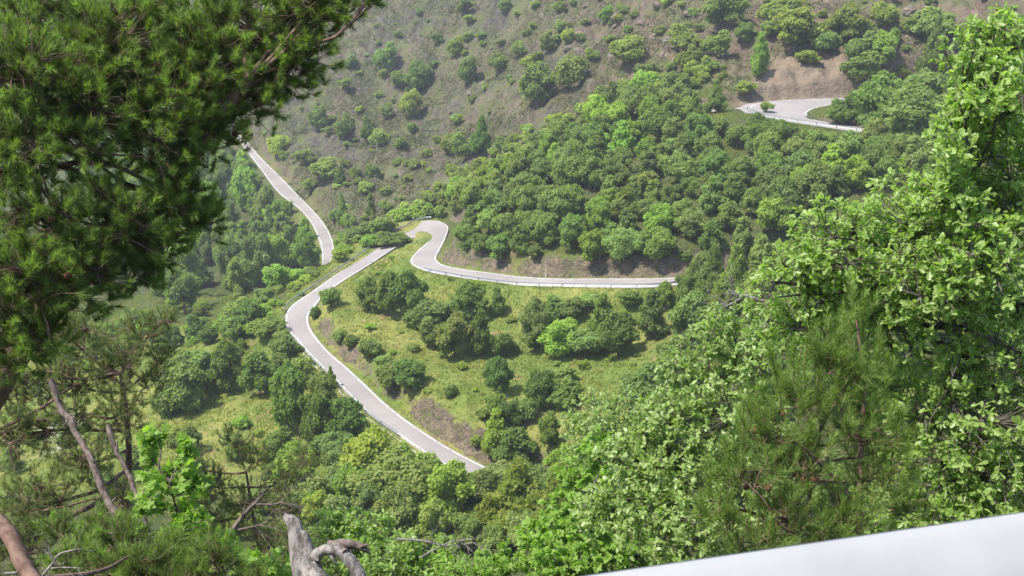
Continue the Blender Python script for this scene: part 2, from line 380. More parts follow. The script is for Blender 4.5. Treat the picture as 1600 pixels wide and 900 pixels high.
# distance to the nearest road, the road's height there and which side is uphill
RD = np.full(GX.shape, 1e3); RZ = np.zeros(GX.shape)
RSAMP = []
for nm, (a, b) in ROADS.items():
    c = (a + b) / 2; hw = np.linalg.norm(a - b, axis=1) / 2
    RSAMP.append(np.c_[c, hw])
    m = 14.0
    ix = (gx > c[:, 0].min() - m - 6) & (gx < c[:, 0].max() + m + 6); iy = (gy > c[:, 1].min() - m - 6) & (gy < c[:, 1].max() + m + 6)
    sub = np.ix_(iy, ix); sx = GX[sub].ravel(); sy = GY[sub].ravel()
    best = np.full(sx.size, 1e3); bz = np.zeros(sx.size)
    for i in range(0, sx.size, 20000):
        d = np.sqrt((sx[i:i + 20000, None] - c[None, :, 0])**2 + (sy[i:i + 20000, None] - c[None, :, 1])**2) - hw[None]
        k = d.argmin(1); best[i:i + 20000] = d[np.arange(len(k)), k]
        w = np.exp(-np.maximum(d - d.min(1)[:, None], 0) * 2.5); w /= w.sum(1)[:, None]
        bz[i:i + 20000] = w @ c[:, 2]
    best = best.reshape(GX[sub].shape); bz = bz.reshape(best.shape)
    up = best < RD[sub]
    t = RD[sub]; t[up] = best[up]; RD[sub] = t
    t = RZ[sub]; t[up] = bz[up]; RZ[sub] = t
RSAMP = np.vstack(RSAMP)
GPX, GPY, GPD = project(np.stack([GX, GY, GZ], -1))
GREY_POLY = [(385,215),(470,305),(520,360),(548,366),(600,345),(660,318),(700,285),(760,250),(850,208),(940,165),(1000,125),(1095,112),(1150,163),(1330,158),(1480,190),(1700,190),(1700,-900),(-200,-900),(-200,60),(250,120)]
grey = (in_poly(GPX, GPY, GREY_POLY) & (GPD > 215)).astype(float)
grey = blur(grey, 5)
wild = 0.35 + 0.65 * grey
nz = fbm(GX / 14, GY / 14, 5, 3) * 0.55 * wild
rid = 1 - np.abs(fbm((GX * 0.8 + GY * 0.6) / 7, (GY * 0.8 - GX * 0.6) / 26, 4, 9))
nz = nz + grey * ((rid - 0.6) * 2.8 + fbm(GX / 3.2, GY / 3.2, 4, 21) * (0.75 + 0.7 * (GPX > 880)))
upside = GZ > RZ
bw = np.where(upside, 2.6, 5.0)
bw = np.where((GY < 14) & ~upside, 1.3, bw)
tb = sstep(0.0, 1.0, (RD - np.where(GY < 14, 0.9, 0.7)) / bw)
GZn = GZ + nz * sstep(1.5, 8, RD)
# higher cut banks on the uphill side: lift the hill a little next to the road
GZn = GZn + np.where(upside, 0.9, 0.0) * sstep(0.6, 2.4, RD) * (1 - sstep(3.5, 16, RD))
GZn = GZn + np.where(upside & (RD < 6), fbm(GX / 2.1, GY / 2.1, 3, 61) * 0.55 * sstep(1.4, 2.6, RD), 0)
GZ = np.where(RD < 14, RZ - 0.07 + (GZn - RZ + 0.07) * tb, GZn)
# orange cutting behind the upper hairpin
bank = np.where((RD < np.where(GPY > 480, 2.7, 3.0)) & (RD > 0.6) & upside, 1.0, 0.0)
bank = blur(bank, 1)
bank *= np.where((GPX > 690) & (GPY < 450) | (GPY > 500), 0.85, 0.6) + 0.3 * fbm(GX / 5, GY / 5, 3, 41) + np.where(((GPX > 640) & (GPY > 630)) | ((GPX > 820) & (GPY < 480)), 0.3, 0.0)
ORANGE_POLY = [(1135,172),(1165,140),(1200,100),(1250,86),(1330,92),(1352,110),(1335,160),(1170,166)]
orange = blur((in_poly(GPX, GPY, ORANGE_POLY) & (GPD > 205)).astype(float), 2)
bank = np.maximum(bank, orange)
red = blur(sstep(780, 1050, GPX) * (GPD > 205), 4)
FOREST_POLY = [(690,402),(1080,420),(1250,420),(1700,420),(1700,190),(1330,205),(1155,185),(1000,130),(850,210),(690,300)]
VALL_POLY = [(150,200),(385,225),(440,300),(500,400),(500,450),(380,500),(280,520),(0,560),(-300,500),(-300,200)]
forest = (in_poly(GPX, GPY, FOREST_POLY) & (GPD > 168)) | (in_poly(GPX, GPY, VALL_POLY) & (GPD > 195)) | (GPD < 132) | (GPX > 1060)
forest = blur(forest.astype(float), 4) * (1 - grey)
gravel = blur((in_poly(GPX, GPY, [(70,650),(112,650),(108,705),(80,710)]) & (GPD > 100)).astype(float), 2)

def H(x, y):
    x = np.asarray(x, float); y = np.asarray(y, float)
    fx = np.clip((x - X0) / STEP, 0, len(gx) - 1.001); fy = np.clip((y - Y0) / STEP, 0, len(gy) - 1.001)
    i = fx.astype(int); j = fy.astype(int); u = fx - i; v = fy - j
    return (GZ[j, i] * (1 - u) + GZ[j, i + 1] * u) * (1 - v) + (GZ[j + 1, i] * (1 - u) + GZ[j + 1, i + 1] * u) * v
def grid_val(A, x, y):
    i = np.clip(((np.asarray(x) - X0) / STEP).round().astype(int), 0, len(gx) - 1); j = np.clip(((np.asarray(y) - Y0) / STEP).round().astype(int), 0, len(gy) - 1)
    return A[j, i]
def hit(px, py, d0=88.0):
    r = ray(px, py); D = np.arange(d0, 640, 0.5); P = r[None] * D[:, None]
    below = P[:, 2] < H(P[:, 0], P[:, 1])
    if not below.any(): return None
    k = int(below.argmax()); return P[k]

# one sheet: the fine grid continued outwards to the horizon
grow = np.cumsum(1.32 ** np.arange(1, 19) * 0.9)
ex = np.concatenate([X0 - grow[::-1], gx, X1 + grow]); ey = np.concatenate([Y0 - grow[::-1], gy, Y1 + grow])
EX, EY = np.meshgrid(ex, ey)
pad = lambda A: np.pad(A, len(grow), mode='edge')
EZ = pad(GZ)
out_d = np.maximum(np.maximum(X0 - EX, EX - X1), np.maximum(Y0 - EY, EY - Y1)).clip(0)
EZ = EZ + np.where(out_d > 0, fbm(EX / 300, EY / 300, 3, 5) * 60 * sstep(0, 500, out_d) + 0.35 * np.minimum(out_d, 250) * (EY > Y1 - 1), 0)
g = Geo()
ny, nx = EX.shape
ii = (np.arange(ny - 1)[:, None] * nx + np.arange(nx - 1)[None]).ravel()
g.add(np.stack([EX, EY, EZ], -1).reshape(-1, 3), np.stack([ii, ii + 1, ii + nx + 1, ii + nx], -1))
terrain = g.obj('terrain', M['terrain'])
tag(terrain, 'steep valley sides of meadow, forest floor and grey scree', 'terrain', kind='structure')
for nm, A in (('grey', grey), ('bank', bank), ('orange', orange), ('red', red), ('forest', forest), ('gravel', gravel)):
    at = terrain.data.attributes.new(nm, 'FLOAT', 'POINT'); at.data.foreach_set('value', pad(A).ravel().astype(np.float32))

# road sheets
LBL = {'main_road': 'pale asphalt road round the middle hairpin and down to the gully', 'valley_road': 'narrow pale road along the valley floor on the left', 'upper_road': 'pale asphalt hairpin below the orange cutting', 'road_stub': 'short asphalt lay-by beside the upper hairpin', 'viewpoint_road': 'asphalt road behind the near white rail'}
for nm, (a, b) in ROADS.items():
    K = 7; n = len(a); t = np.linspace(0, 1, K)[None, :, None]
    V = a[:, None] * (1 - t) + b[:, None] * t
    if nm == 'road_stub': V = V - np.array([0, 0, 0.008])
    V = V + np.array([0, 0, 1]) * (0.04 * (1 - (2 * t - 1)**2))
    i = np.arange(n - 1)[:, None]; j = np.arange(K - 1)[None]
    q = np.stack([i * K + j, i * K + j + 1, (i + 1) * K + j + 1, (i + 1) * K + j], -1).reshape(-1, 4)
    g = Geo(); g.add(V.reshape(-1, 3), q)
    # kerb-like skirts so that the sheet has thickness
    for e in (0, K - 1):
        top = V[:, e]; w = np.stack([top, top - np.array([0, 0, 0.25])], 1).reshape(-1, 3)
        k = np.arange(n - 1) * 2
        g.add(w, np.stack([k, k + 2, k + 3, k + 1] if e == 0 else [k, k + 1, k + 3, k + 2], -1))
    ro = g.obj(nm, M['asphalt']); tag(ro, LBL[nm], 'road', kind='structure')
    if nm == 'road_stub': continue
    W = np.linalg.norm(b - a, axis=1)[:, None]
    d = (b - a) / W
    for (pa, sgn) in ((a, 1), (b, -1)):
        if nm == 'viewpoint_road' and sgn < 0: continue
        o1 = pa + d * sgn * 0.26; o2 = pa + d * sgn * 0.42
        tt = 0.26 / W; zt = lambda off: 0.04 * (1 - (2 * off / W - 1)**2) + 0.012
        o1 = o1 + np.array([0, 0, 1]) * zt(0.26); o2 = o2 + np.array([0, 0, 1]) * zt(0.42)
        g = Geo(); k = np.arange(n - 1) * 2
        g.add(np.stack([o1, o2], 1).reshape(-1, 3), np.stack([k, k + 1, k + 3, k + 2] if sgn > 0 else [k, k + 2, k + 3, k + 1], -1))
        g.obj('edge_line', M['paint'], ro)
# pale concrete gutter along the foot of the bank of the lower road
a, b = ROADS['main_road']; X_, Y_, _ = project(b)
k = [i for i in range(len(b)) if Y_[i] > 500 and X_[i] > 470][0:]
e = b[k]; d = nrm(e - a[k])
sec = np.stack([e + d * 0.02 + [0, 0, .012], e + d * 0.35 + [0, 0, -.05], e + d * 0.75 + [0, 0, .06], e + d * 0.9 + [0, 0, .02], e + d * 0.9 + [0, 0, -.3]], 1)
n = len(e); i = np.arange(n - 1)[:, None]; j = np.arange(4)[None]
g = Geo(); g.add(sec.reshape(-1, 3), np.stack([i * 5 + j, i * 5 + j + 1, (i + 1) * 5 + j + 1, (i + 1) * 5 + j], -1).reshape(-1, 4))
g.obj('gutter', M['concrete'], bpy.data.objects['main_road'])
# ------------------------------------------------------------------ guardrails and posts
PROF = np.array([(0, .31), (.012, .305), (.03, .27), (.075, .245), (.08, .225), (.03, .175), (.015, .155), (.03, .135), (.08, .085), (.075, .065), (.03, .04), (.012, .005), (0, 0)])
def sweep_rail(P, out, z0, thick=0.006, prof=PROF):
    """closed W-beam section swept along P (n,3); out (n,3) unit vectors towards the road"""
    sec = np.vstack([prof, (prof - [thick, 0])[::-1]])
    V = P[:, None, :] + out[:, None, :] * sec[None, :, 0:1] + np.array([0, 0, 1.])[None, None] * (z0 + sec[None, :, 1:2])
    n, K = len(P), len(sec)
    i = np.arange(n - 1)[:, None]; j = np.arange(K)[None]
    q = np.stack([i * K + j, i * K + (j + 1) % K, (i + 1) * K + (j + 1) % K, (i + 1) * K + j], -1).reshape(-1, 4)
    return V.reshape(-1, 3), q
def box(g, c, ax, ay, az, mat=0):
    c = np.asarray(c, float); ax = np.asarray(ax, float); ay = np.asarray(ay, float); az = np.asarray(az, float)
    v = [c + sx * ax + sy * ay + sz * az for sz in (-1, 1) for sx, sy in ((-1, -1), (1, -1), (1, 1), (-1, 1))]
    g.add(v, [(3, 2, 1, 0), (4, 5, 6, 7), (0, 1, 5, 4), (1, 2, 6, 5), (2, 3, 7, 6), (3, 0, 4, 7)], 0.5, mat, False)
def resample(P, step):
    s = np.concatenate([[0], np.cumsum(np.linalg.norm(np.diff(P, axis=0), axis=1))]); n = max(2, int(s[-1] / step) + 1)
    si = np.linspace(0, s[-1], n); return np.stack([np.interp(si, s, P[:, k]) for k in range(3)], -1)
def edge_part(nm, side, pxa, pxb):
    """part of a road edge between two photo columns/rows given as points"""
    a, b = ROADS[nm]; e, o = (a, b) if side == 'L' else (b, a)
    X, Y, _ = project(e)
    i0 = np.argmin((X - pxa[0])**2 + (Y - pxa[1])**2); i1 = np.argmin((X - pxb[0])**2 + (Y - pxb[1])**2)
    i0, i1 = sorted((i0, i1)); d = nrm(o - e)
    return e[i0:i1 + 1] - d[i0:i1 + 1] * 0.35
def guardrail(P, towards, label, z_top=0.75, spacing=4.0, mat='galv', thick=0.006, prof=PROF, group=None):
    P = resample(P, 1.0)
    root = empty('guardrail', P[0]); tag(root, label, 'guardrail', group)
    T = nrm(np.gradient(P, axis=0)); side = np.cross(T, [0, 0, 1.]); side = nrm(side * [1, 1, 0])
    sg = np.sign(np.sum(side * (towards - P), 1))[:, None]; side = side * np.where(sg == 0, 1, sg)
    V, q = sweep_rail(P - P[0], side, z_top - 0.31, thick, prof)
    g = Geo(); g.add(V, q); g.obj('rail', M[mat], root)
    s = np.concatenate([[0], np.cumsum(np.linalg.norm(np.diff(P, axis=0), axis=1))])
    proto = None
    g = Geo(); box(g, (0, 0, 0.0), (.03, 0, 0), (0, .05, 0), (0, 0, .72)); box(g, (0, .07, 0.55), (.025, 0, 0), (0, .02, 0), (0, 0, .12))
    for d in np.arange(spacing * 0.5, s[-1], spacing):
        p = np.array([np.interp(d, s, P[:, k]) for k in range(3)]); o = np.array([np.interp(d, s, side[:, k]) for k in range(3)])
        if proto is None: c = proto = g.obj('post', M['post'], root)
        else: c = proto.copy(); COL.objects.link(c); c.parent = root
        c.location = p - P[0] - o * 0.1; c.rotation_euler = (0, 0, math.atan2(o[1], o[0]) - math.pi / 2)
    return root
def road_mid(nm): return (ROADS[nm][0] + ROADS[nm][1]) / 2
def nearest_mid(P, nm):
    m = road_mid(nm); d = np.linalg.norm(P[:, None] - m[None], axis=2); return m[d.argmin(1)]
for nm, side, a, b, lab in (
    ('main_road', 'L', (1180, 436), (664, 423.5), 'long steel guardrail along the downhill edge of the middle road'),
    ('main_road', 'R', (672, 345), (616, 366), 'short steel guardrail on the outside of the grassy hairpin tip'),
    ('main_road', 'R', (580, 391), (446, 490), 'steel guardrail down the descending road above the left bend'),
    ('main_road', 'R', (444.5, 497), (628, 683), 'guardrail on the valley side of the lower road, seen from its back'),
    ('upper_road', 'L', (1172, 172), (1420, 216), 'guardrail on the near edge of the upper hairpin below the orange cutting')):
    P = edge_part(nm, side, a, b); PR = resample(P, 1.0)
    guardrail(P, nearest_mid(PR, nm), lab)
# marker posts
def marker(px, py, z, lab, tall, mat):
    p = at_z(px, py, z); p[2] = float(H(p[0], p[1]))
    r = empty('marker_post', p); tag(r, lab, 'marker post')
    g = Geo(); tubes(g, [[(0, 0, -.2), (0, 0, tall * .8), (0, 0, tall)]], [[.06, .055, .03]], 8); g.obj('shaft', M[mat], r)
    g = Geo(); tubes(g, [[(0, 0, tall * .72), (0, 0, tall * .82)]], [[.066, .066]], 8); g.obj('band', M['paint' if mat != 'paint' else 'post'], r)
marker(687.5, 402, -56.0, 'slim dark marker post on the forest side of the hairpin', 1.5, 'post')
marker(853, 433, -52.8, 'slim pale marker post at the foot of the earth bank', 1.7, 'paint')
# near rail beside the viewer
s_ = np.linspace(-4.5, 7.5, 13)
c = RAIL_A + rdir * s_[:, None]; P = np.c_[c, np.full(len(c), -1.6)]
NPROF = spline(np.array([(.0, .33), (.006, .334), (.02, .332), (.045, .318), (.085, .285), (.105, .245), (.10, .215), (.06, .18), (.045, .165), (.06, .15), (.10, .115), (.105, .085), (.085, .045), (.045, .012), (.02, .0), (0, 0.0)]), 40)
guardrail(P, P + np.r_[rnor, 0] * 3, 'white guardrail close in front of the viewer at bottom right', 0.776, 4.0, 'white_rail', 0.004, NPROF)

# ------------------------------------------------------------------ mid-distance plants: crown variants of unit width and height
def sub_lobes(lobes, k, fr, rng):
    out = []
    for c, r in lobes:
        for _ in range(k):
            d = nrm(rng.normal(size=(1, 3)))[0]; d[2] = abs(d[2]) * 0.9 - 0.25 * rng.random()
            out.append((c + d * r * (0.62 + 0.5 * rng.random()), r * fr * (0.55 + 0.75 * rng.random())))
    return out
def crown_geo(kind, seed, n, leaf):
    rng = np.random.default_rng(seed); g = Geo()
    big = []
    if kind == 'round':
        for i in range(8):
            a = i * 2.4 + rng.random(); h = 0.28 + 0.56 * (i / 7) ; rr = 0.30 * math.sin(math.pi * min(1, 0.18 + 0.72 * (i / 7))) 
            big.append((np.array([math.cos(a) * rr, math.sin(a) * rr, h]), 0.17 + 0.08 * rng.random()))
        big.append((np.array([0, 0, 0.6]), 0.27)); big.append((np.array([0.02, 0, 0.82]), 0.16))
    elif kind == 'column':
        for i in range(9):
            a = i * 2.4 + rng.random(); h = 0.16 + 0.72 * (i / 8); rr = 0.26 * (1 - 0.75 * (i / 8)) * (0.5 + 0.7 * rng.random())
            big.append((np.array([math.cos(a) * rr, math.sin(a) * rr, h]), 0.20 * (1.08 - 0.55 * i / 8)))
        big.append((np.array([0, 0, 0.45]), 0.24)); big.append((np.array([0, 0, 0.9]), 0.09))
    elif kind == 'wide':
        for i in range(9):
            a = i * 2.4 + rng.random(); rr = 0.14 + 0.22 * rng.random(); h = 0.30 + 0.42 * rng.random()
            big.append((np.array([math.cos(a) * rr, math.sin(a) * rr, h]), 0.16 + 0.09 * rng.random()))
        big.append((np.array([0, 0, 0.62]), 0.28))
    elif kind == 'bush':
        for i in range(6):
            a = i * 2.4 + rng.random(); rr = 0.08 + 0.2 * rng.random(); h = 0.28 + 0.4 * rng.random()
            big.append((np.array([math.cos(a) * rr, math.sin(a) * rr, h]), 0.20 + 0.09 * rng.random()))
        big.append((np.array([0, 0, 0.42]), 0.32))
    elif kind == 'conifer':
        for i in range(16):
            t = i / 15; a = i * 2.4; rr = 0.30 * (1 - t)**0.8 * (0.6 + 0.5 * rng.random())
            big.append((np.array([math.cos(a) * rr, math.sin(a) * rr, 0.12 + 0.80 * t]), 0.15 * (1.1 - 0.75 * t)))
        big.append((np.array([0, 0, 0.3]), 0.2)); big.append((np.array([0, 0, 0.55]), 0.13))
    subs = sub_lobes(big, 9 if kind != 'conifer' else 5, 0.42, rng) + [(c, r * 0.8) for c, r in big]
    C = np.array([c for c, _ in subs]); R = np.array([r for _, r in subs])
    T = rng.random(len(subs))
    k = rng.choice(len(subs), size=int(n * 1.9), p=R**2 / (R**2).sum())
    d = nrm(rng.normal(size=(len(k), 3))); u = 1 - 0.42 * rng.random(len(k))**1.6
    stray = rng.random(len(k)) < 0.14; u[stray] *= 1.1 + 0.35 * rng.random(stray.sum())
    pos = C[k] + d * (R[k] * u)[:, None] * np.array([1, 1, 0.95])
    ins = np.zeros(len(k), bool)
    for j in range(len(subs)):
        ins |= (np.linalg.norm(pos - C[j], axis=1) < R[j] * 0.6) & (k != j)
    pos = pos + rng.normal(size=pos.shape) * 0.012
    ok = ~ins & (pos[:, 2] > 0.02); pos = pos[ok][:n]; d = d[ok][:n]; k = k[ok][:n]
    m = len(pos)
    nr = nrm(d * 0.75 + np.array([0, 0, 0.35]) + rng.normal(size=(m, 3)) * 0.5)
    ax = nrm(np.cross(nr, rng.normal(size=(m, 3)))); sd = np.cross(nr, ax)
    sz = (leaf * (0.6 + 0.8 * rng.random(m)))[:, None]; wd = 0.42
    if kind == 'conifer': ax = nrm(ax + d * 0.8 + np.array([0, 0, 0.5])); sd = nrm(np.cross(nr, ax)); wd = 0.2; sz = sz * 1.35
    fold = nr * sz * 0.12
    V = np.stack([pos - ax * sz * 0.5, pos + sd * sz * wd + fold, pos + ax * sz * 0.5, pos - sd * sz * wd + fold], 1)
    tint = np.clip(0.25 + 0.5 * T[k] + 0.25 * rng.random(m), 0, 1)
    b = np.arange(m)[:, None] * 4
    g.add(V.reshape(-1, 3), np.concatenate([b + [0, 1, 2], b + [0, 2, 3]]), np.repeat(tint, 4), 0, False)
    return g, big
def trunk_geo(kind, big, seed, g=None, mat=0):
    rng = np.random.default_rng(seed + 500); g = g or Geo()
    K = 7
    if kind == 'bush':
        for i in range(4):
            a = rng.random() * 6.28; e = np.array([math.cos(a) * .2, math.sin(a) * .2, .5])
            P = spline([(0.02 * math.cos(a), 0.02 * math.sin(a), -.05), e * [.4, .4, .5], e], 5); tubes(g, P, np.linspace(.018, .006, 5), 5, 0.5, mat)
        return g
    top = 0.92 if kind in ('conifer', 'column') else 0.68
    P = spline([(0, 0, -.06), (.012, -.01, .18), (-.01, .012, .4), (.01, 0, top)], 9)
    tubes(g, P, np.linspace(.030, .007, 9), 7, 0.5, mat)
    for c, r in big:
        h = min(max(0.12, c[2] * 0.62), top - .05); s = np.array([0, 0, h])
        P = spline([s, s * .5 + c * .5 - [0, 0, .03], c], 5); tubes(g, P, np.linspace(.012, .004, 5), 5, 0.5, mat)
    return g
VAR = {}
def variant(kind, seed, n, leaf, name, cat, onemesh=False):
    g, big = crown_geo(kind, seed, n, leaf)
    root = None
    if onemesh:
        trunk_geo(kind, big, seed, g, 1)
        root = g.obj(name, [M['far_leaf'], M['bark']])
    else:
        root = empty(name); trunk_geo(kind, big, seed).obj('trunk', M['bark'], root); g.obj('crown', M['far_leaf'], root)
    root['category'] = cat
    return root
SPEC = {'round': [('round', 1, 9500, .056), ('round', 2, 9500, .056), ('round', 3, 9500, .058)], 'column': [('column', 4, 8000, .056), ('column', 5, 8000, .056)],
        'wide': [('wide', 6, 9500, .054), ('wide', 7, 9500, .054)], 'conifer': [('conifer', 8, 9000, .062), ('conifer', 9, 9000, .062)],
        'bush': [('bush', 10, 4500, .075), ('bush', 11, 4500, .075), ('bush', 12, 4500, .075)], 'shrub': [('bush', 13, 1500, .13), ('wide', 14, 1500, .13)]}
NAMES = {'round': ('broadleaf_tree', 'tree'), 'column': ('slender_tree', 'tree'), 'wide': ('spreading_tree', 'tree'), 'conifer': ('conifer', 'conifer'), 'bush': ('bush', 'bush'), 'shrub': ('shrub', 'shrub')}
TREE_KINDS = ('round', 'column', 'wide', 'conifer')
PROTO = {}; USED = set()
for kd, lst in SPEC.items():
    PROTO[kd] = [variant(a, s, n, l, NAMES[kd][0], NAMES[kd][1], kd not in TREE_KINDS) for a, s, n, l in lst]
HUE = {'mid': (1, 1, 1), 'dark': (0.68, 0.78, 0.68), 'deep': (0.84, 0.9, 0.78), 'bright': (1.2, 1.3, 0.85), 'yellow': (1.3, 1.25, 0.8), 'grey-green': (1.02, 0.96, 1.08), 'pale': (1.3, 1.25, 1.2), 'olive': (1.12, 1.03, 0.85)}
PLANTS = []     # x, y, z, w, h, kind, hue, region, label
def place(kind, x, y, w, h, hue, region, label=None, px=None, jitter=0.10):
    z = float(H(x, y)) - 0.1
    PLANTS.append(dict(x=x, y=y, z=z, w=w, h=h, kind=kind, hue=hue, region=region, label=label))
def rand_col(hue, j=0.12):
    c = np.array(HUE[hue]); b = math.exp(random.gauss(0, j)); t = random.gauss(0, j * 0.35)
    return (c[0] * b * (1 + t), c[1] * b, c[2] * b * (1 - t), 1)
# visible road samples that crowns must not hide
rs = np.vstack([(a * t + b * (1 - t))[::4] for nm, (a, b) in ROADS.items() if nm != 'viewpoint_road' for t in (0.05, 0.3, 0.5, 0.7, 0.95)])
rsx, rsy, rsd = project(rs)
HIDE_ROAD = [[(500, 418), (300, 430), (300, 600), (200, 700), (240, 500), (228, 440), (440, 448), (495, 425)], [(745, 715), (900, 700), (900, 850), (690, 850), (690, 722)], [(1085, 400), (1400, 400), (1400, 460), (1085, 460)], [(1335, 100), (1600, 100), (1600, 260), (1335, 260)], [(588, 360), (638, 362), (640, 375), (590, 395), (578, 396)], [(300, 130), (376, 130), (376, 212), (300, 212)]]
vis = np.ones(len(rs), bool)
for pl in HIDE_ROAD: vis &= ~in_poly(rsx, rsy, pl)
rsx, rsy, rsd = rsx[vis], rsy[vis], rsd[vis]
def blocks_road(p):
    X, Y, D = project(np.array([[p['x'], p['y'], p['z'] + p['h'] * 0.52]])); X, Y, D = X[0], Y[0], D[0]
    rx = p['w'] / 2 * FPX / D * 0.92; ry = p['h'] * 0.5 * CP * FPX / D + 0.5 * p['w'] * SP * FPX / D * 0.5
    m = rsd > D - 1.0
    return int(((((rsx[m] - X) / rx)**2 + ((rsy[m] - Y) / ry)**2) < 1).sum())
def hand(px, py, wpx, hpx, kind, hue, label, region='hand', d0=88.0):
    p = hit(px, py, d0)
    if p is None: return
    D = project(p)[2]; s = float(D) / FPX
    place(kind, p[0], p[1], wpx * s * 1.04, hpx * s * 1.08, hue, region, label)
